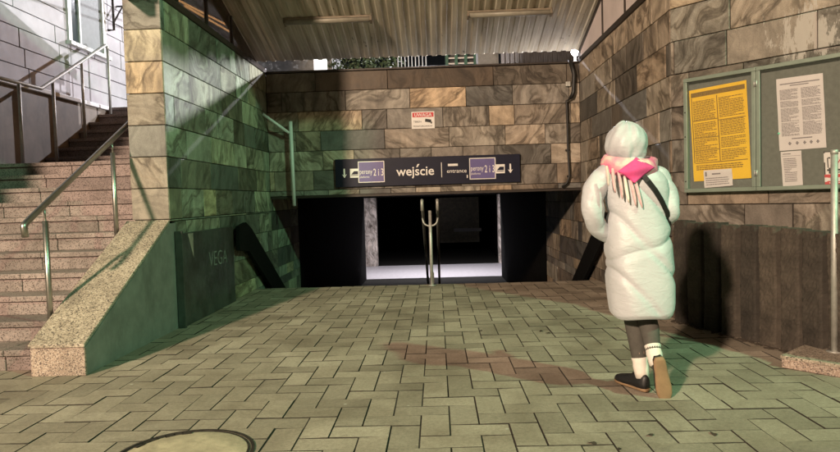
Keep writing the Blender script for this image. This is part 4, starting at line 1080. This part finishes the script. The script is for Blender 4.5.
# hood
hc = pp_(626.5, 146, YP+.03); rings = []
for j in range(26):
    t = PI*(.02+.90*j/25); rg = []
    for k in range(56):
        th = 2*PI*k/56; r = math.sin(t)
        wx, wy, wz = .112, .13, .138
        low = max(0, -math.cos(t)); 
        x = wx*r*math.cos(th)*(1-.12*low); y = wy*r*math.sin(th)*(1-.1*low); z = wz*math.cos(t)
        if y > .05 and z < .07: y = .05+(y-.05)*.25                # face opening, folded back
        puff = .010*(abs(math.sin(z*20+.6*math.sin(th*2)+1))**.5)+.004*math.sin(th*5+z*22)+.003*math.sin(th*11-z*40)
        nrm = Vector((x, y, z)).normalized()
        # a centre seam
        if y < 0 and abs(x) < .016: puff -= .007*(1-abs(x)/.016)
        rg.append(hc+Vector((x, y, z))+nrm*puff)
    rings.append(rg)
a = MB(); a.loft(rings, cap=True); hood = a.build('hood', M['coat'], pe)
# scarf: a loose ring round the neck, flap and fringe
a = MB(); rings = []
nc = pp_(629.5, 166)
for i in range(49):
    th = 2*PI*i/48; c = Vector((nc.x+.138*math.cos(th), YP+.0+.128*math.sin(th), 1.362+.016*math.cos(th)*-.6+(-.022 if math.sin(th) < 0 else .02)*abs(math.sin(th))))
    o = Vector((math.cos(th), math.sin(th), 0)); rg = []
    for k in range(14):
        f = 2*PI*k/14; rg.append(c+o*(.024*math.cos(f))+Vector((0, 0, 1))*(.054*math.sin(f))+o*.005*math.sin(f*3+th*5))
    rings.append(rg)
a.loft(rings, cap=False); sc = a.build('scarf', M['scarf'], pe)
def cloth_patch(name, pxs, Y, mat, n=12, th_=.012, wav=.006):
    C_ = [pp_(x, y, Y_) for (x, y), Y_ in zip(pxs, Y)]; G = []; 
    for j in range(n+1):
        for i in range(n+1):
            s, t = i/n, j/n; p = (C_[0]*(1-s)+C_[1]*s)*(1-t)+(C_[3]*(1-s)+C_[2]*s)*t
            G.append(p+Vector((0, wav*math.sin(s*6+t*4)-.02*math.sin(PI*s)*math.sin(PI*t), 0)))
    fs = [(j*(n+1)+i, (j+1)*(n+1)+i, (j+1)*(n+1)+i+1, j*(n+1)+i+1) for j in range(n) for i in range(n)]
    a = MB(); a.add(G, fs, smooth=True); o = a.build(name, mat, sc); s_ = o.modifiers.new('solid', 'SOLIDIFY'); s_.thickness = th_; return o
cloth_patch('pink_flap', [(637, 157.5), (655, 167.5), (635, 182.5), (618, 171)], [YP-.15, YP-.14, YP-.172, YP-.168], M['hot_pink'])
for i, ((x0, y0), (x1, y1)) in enumerate((((606.5, 166), (608.5, 186)), ((612.5, 168.5), (615.5, 193)), ((618.5, 172), (622.5, 199)), ((624.5, 176), (629, 203)), ((630.5, 180), (636, 206)), ((635.5, 181), (642.5, 208)))):
    q0, q1 = pp_(x0, y0, YP-.150), pp_(x1, y1, YP-.168); mid = q0.lerp(q1, .5)+Vector((.004*(-1)**i, -.006, 0))
    a = MB(); a.tube(arc_pts(q0, mid, q1, 6), [.007, .009, .0095, .0095, .009, .0075, .003], 10)
    a.build('fringe', M['fringe'] if i % 3 else mat_plain('cream_wool', (.66, .58, .52), .9), sc)
# bag strap over the right shoulder blade
a = MB(); pts = [pp_(641, 173, YP-.14), pp_(648, 181, YP-.155), pp_(655, 190, YP-.15), pp_(661, 200, YP-.13), pp_(667, 213, YP-.09), pp_(669, 226, YP-.03)]
rg = []
for i, p in enumerate(pts):
    t = (pts[min(i+1, 5)]-pts[max(i-1, 0)]).normalized(); w = Vector((0, 1, 0)).cross(t).normalized()*.014
    rg.append([p-w-Vector((0, .006, 0)), p+w-Vector((0, .006, 0)), p+w+Vector((0, .02, 0)), p-w+Vector((0, .02, 0))])
a.loft(rg, smooth=False); a.build('bag_strap', M['strap'], pe)
# leggings, socks, shoes
for h, k, n_ in ((hipL, kneL, ankL), (hipR, kneR, ankR)):
    a = MB(); P = [h.lerp(k, .45), k, k.lerp(n_, .3)+Vector((0, -.014, 0)), k.lerp(n_, .65), n_.lerp(k, .06)]
    a.tube(P, [.078, .058, .057, .046, .040], 20); a.build('legging', M['leggings'], pe)
    a = MB(); d = (k-n_).normalized(); P = [n_-d*.02, n_+d*.02, n_+d*.05, n_+d*.075, n_+d*.10, n_+d*.105]
    a.tube(P, [.04, .043, .046, .0435, .047, .041], 20); a.build('sock', M['sock'], pe)
def shoe(heel, toe, up):
    heel, toe, up = Vector(heel), Vector(toe), Vector(up).normalized(); f = (toe-heel).normalized(); up = (up-f*up.dot(f)).normalized(); r = f.cross(up); L = .255
    st_ = [(-.02, .02, .07), (.0, .032, .085), (.04, .036, .088), (.08, .036, .08), (.12, .041, .062), (.17, .046, .05), (.21, .042, .04), (.24, .03, .028), (.252, .014, .018)]
    a = MB(); rg = []; rs_ = []
    for x, w, hgt in st_:
        c = heel+f*x; rg.append([c+r*(w*math.cos(t))+up*(.02+max(0, math.sin(t))**.8*hgt if math.sin(t) > 0 else .02) for t in [2*PI*i/24 for i in range(24)]])
        w2 = w*.92+.004; rs_.append([c+r*(w2*math.copysign(abs(math.cos(t))**.6, math.cos(t)))+up*(.0125+.0125*math.copysign(abs(math.sin(t))**.6, math.sin(t))) for t in [2*PI*i/24 for i in range(24)]])
    a.loft(rg); so = a.build('shoe', M['shoe'], pe)
    a = MB(); a.loft(rs_); a.build('sole', M['sole'], so)
shoe((ankL.x+.008, ankL.y-.035, .006), (ankL.x-.10, ankL.y+.2, .006), (0, 0, 1))
dR = Vector((.03, .02, -.19)).normalized(); upR = Vector((0, 1, .15))
tR = Vector((toeR.x, toeR.y, .03))
hR = tR - Vector((.035, -.03, -.19)).normalized()*0
hR = Vector((ankR.x+.002, ankR.y-.062, ankR.z+.02)); tR2 = Vector((ankR.x+.045, ankR.y-.03, .0))
shoe(hR, hR+(tR2-hR).normalized()*.25, (0, 1, .2))

# ------------------------------------------------------------------ light
def point(name, loc, col, power, r=.15):
    l = bpy.data.lights.new(name, 'POINT'); l.color = col; l.energy = power; l.shadow_soft_size = r
    o = bpy.data.objects.new(name, l); COL.objects.link(o); o.location = loc; return o
def spot(name, loc, aim, col, power, half, blend, r):
    l = bpy.data.lights.new(name, 'SPOT'); l.color = col; l.energy = power; l.shadow_soft_size = r
    l.spot_size = math.radians(half*2); l.spot_blend = blend
    o = bpy.data.objects.new(name, l); COL.objects.link(o); o.location = loc
    o.rotation_euler = (Vector(aim)-Vector(loc)).to_track_quat('-Z', 'Y').to_euler(); return o
spot('street_lamp_right', (7.95, -2.2, 8.7), (-.5, 3.9, .3), (.45, 1.0, .58), 3700, 31, .55, .2)
point('street_lamp_left', (-7.9, -10, 7.5), (1.0, .75, .545), 18000, .45)
point('globe_light', (LP.x, 11.0-.085, LP.z), (1, .97, 1.0), 2200, .03)
point('platform_lamp', (-.2, 21, 8.5), (.97, .93, 1.0), 5200, .06)
al = bpy.data.lights.new('crossing_light', 'AREA'); al.shape = 'RECTANGLE'; al.size = 5; al.size_y = .8; al.energy = 300; al.color = (1, .95, 1); al.spread = math.radians(150)
ao = bpy.data.objects.new('crossing_light', al); COL.objects.link(ao); ao.location = (0, 22.9, 2.6)

w = bpy.data.worlds.new('World'); S.world = w; w.use_nodes = True
nt = w.node_tree; bg = nt.nodes['Background']; sky = nt.nodes.new('ShaderNodeTexSky'); sky.sky_type = 'NISHITA'; sky.sun_disc = False
sky.sun_elevation = math.radians(-4); sky.sun_rotation = math.radians(60)
nt.links.new(sky.outputs[0], bg.inputs[0]); bg.inputs[1].default_value = .1
S.view_settings.view_transform = 'Standard'; S.view_settings.look = 'None'; S.view_settings.exposure = 0.2; S.view_settings.gamma = 1
S.view_settings.use_curve_mapping = False
S.render.engine = 'CYCLES'
S.cycles.max_bounces = 6; S.cycles.diffuse_bounces = 3; S.cycles.glossy_bounces = 3; S.cycles.use_denoising = True
S.cycles.sample_clamp_indirect = 4
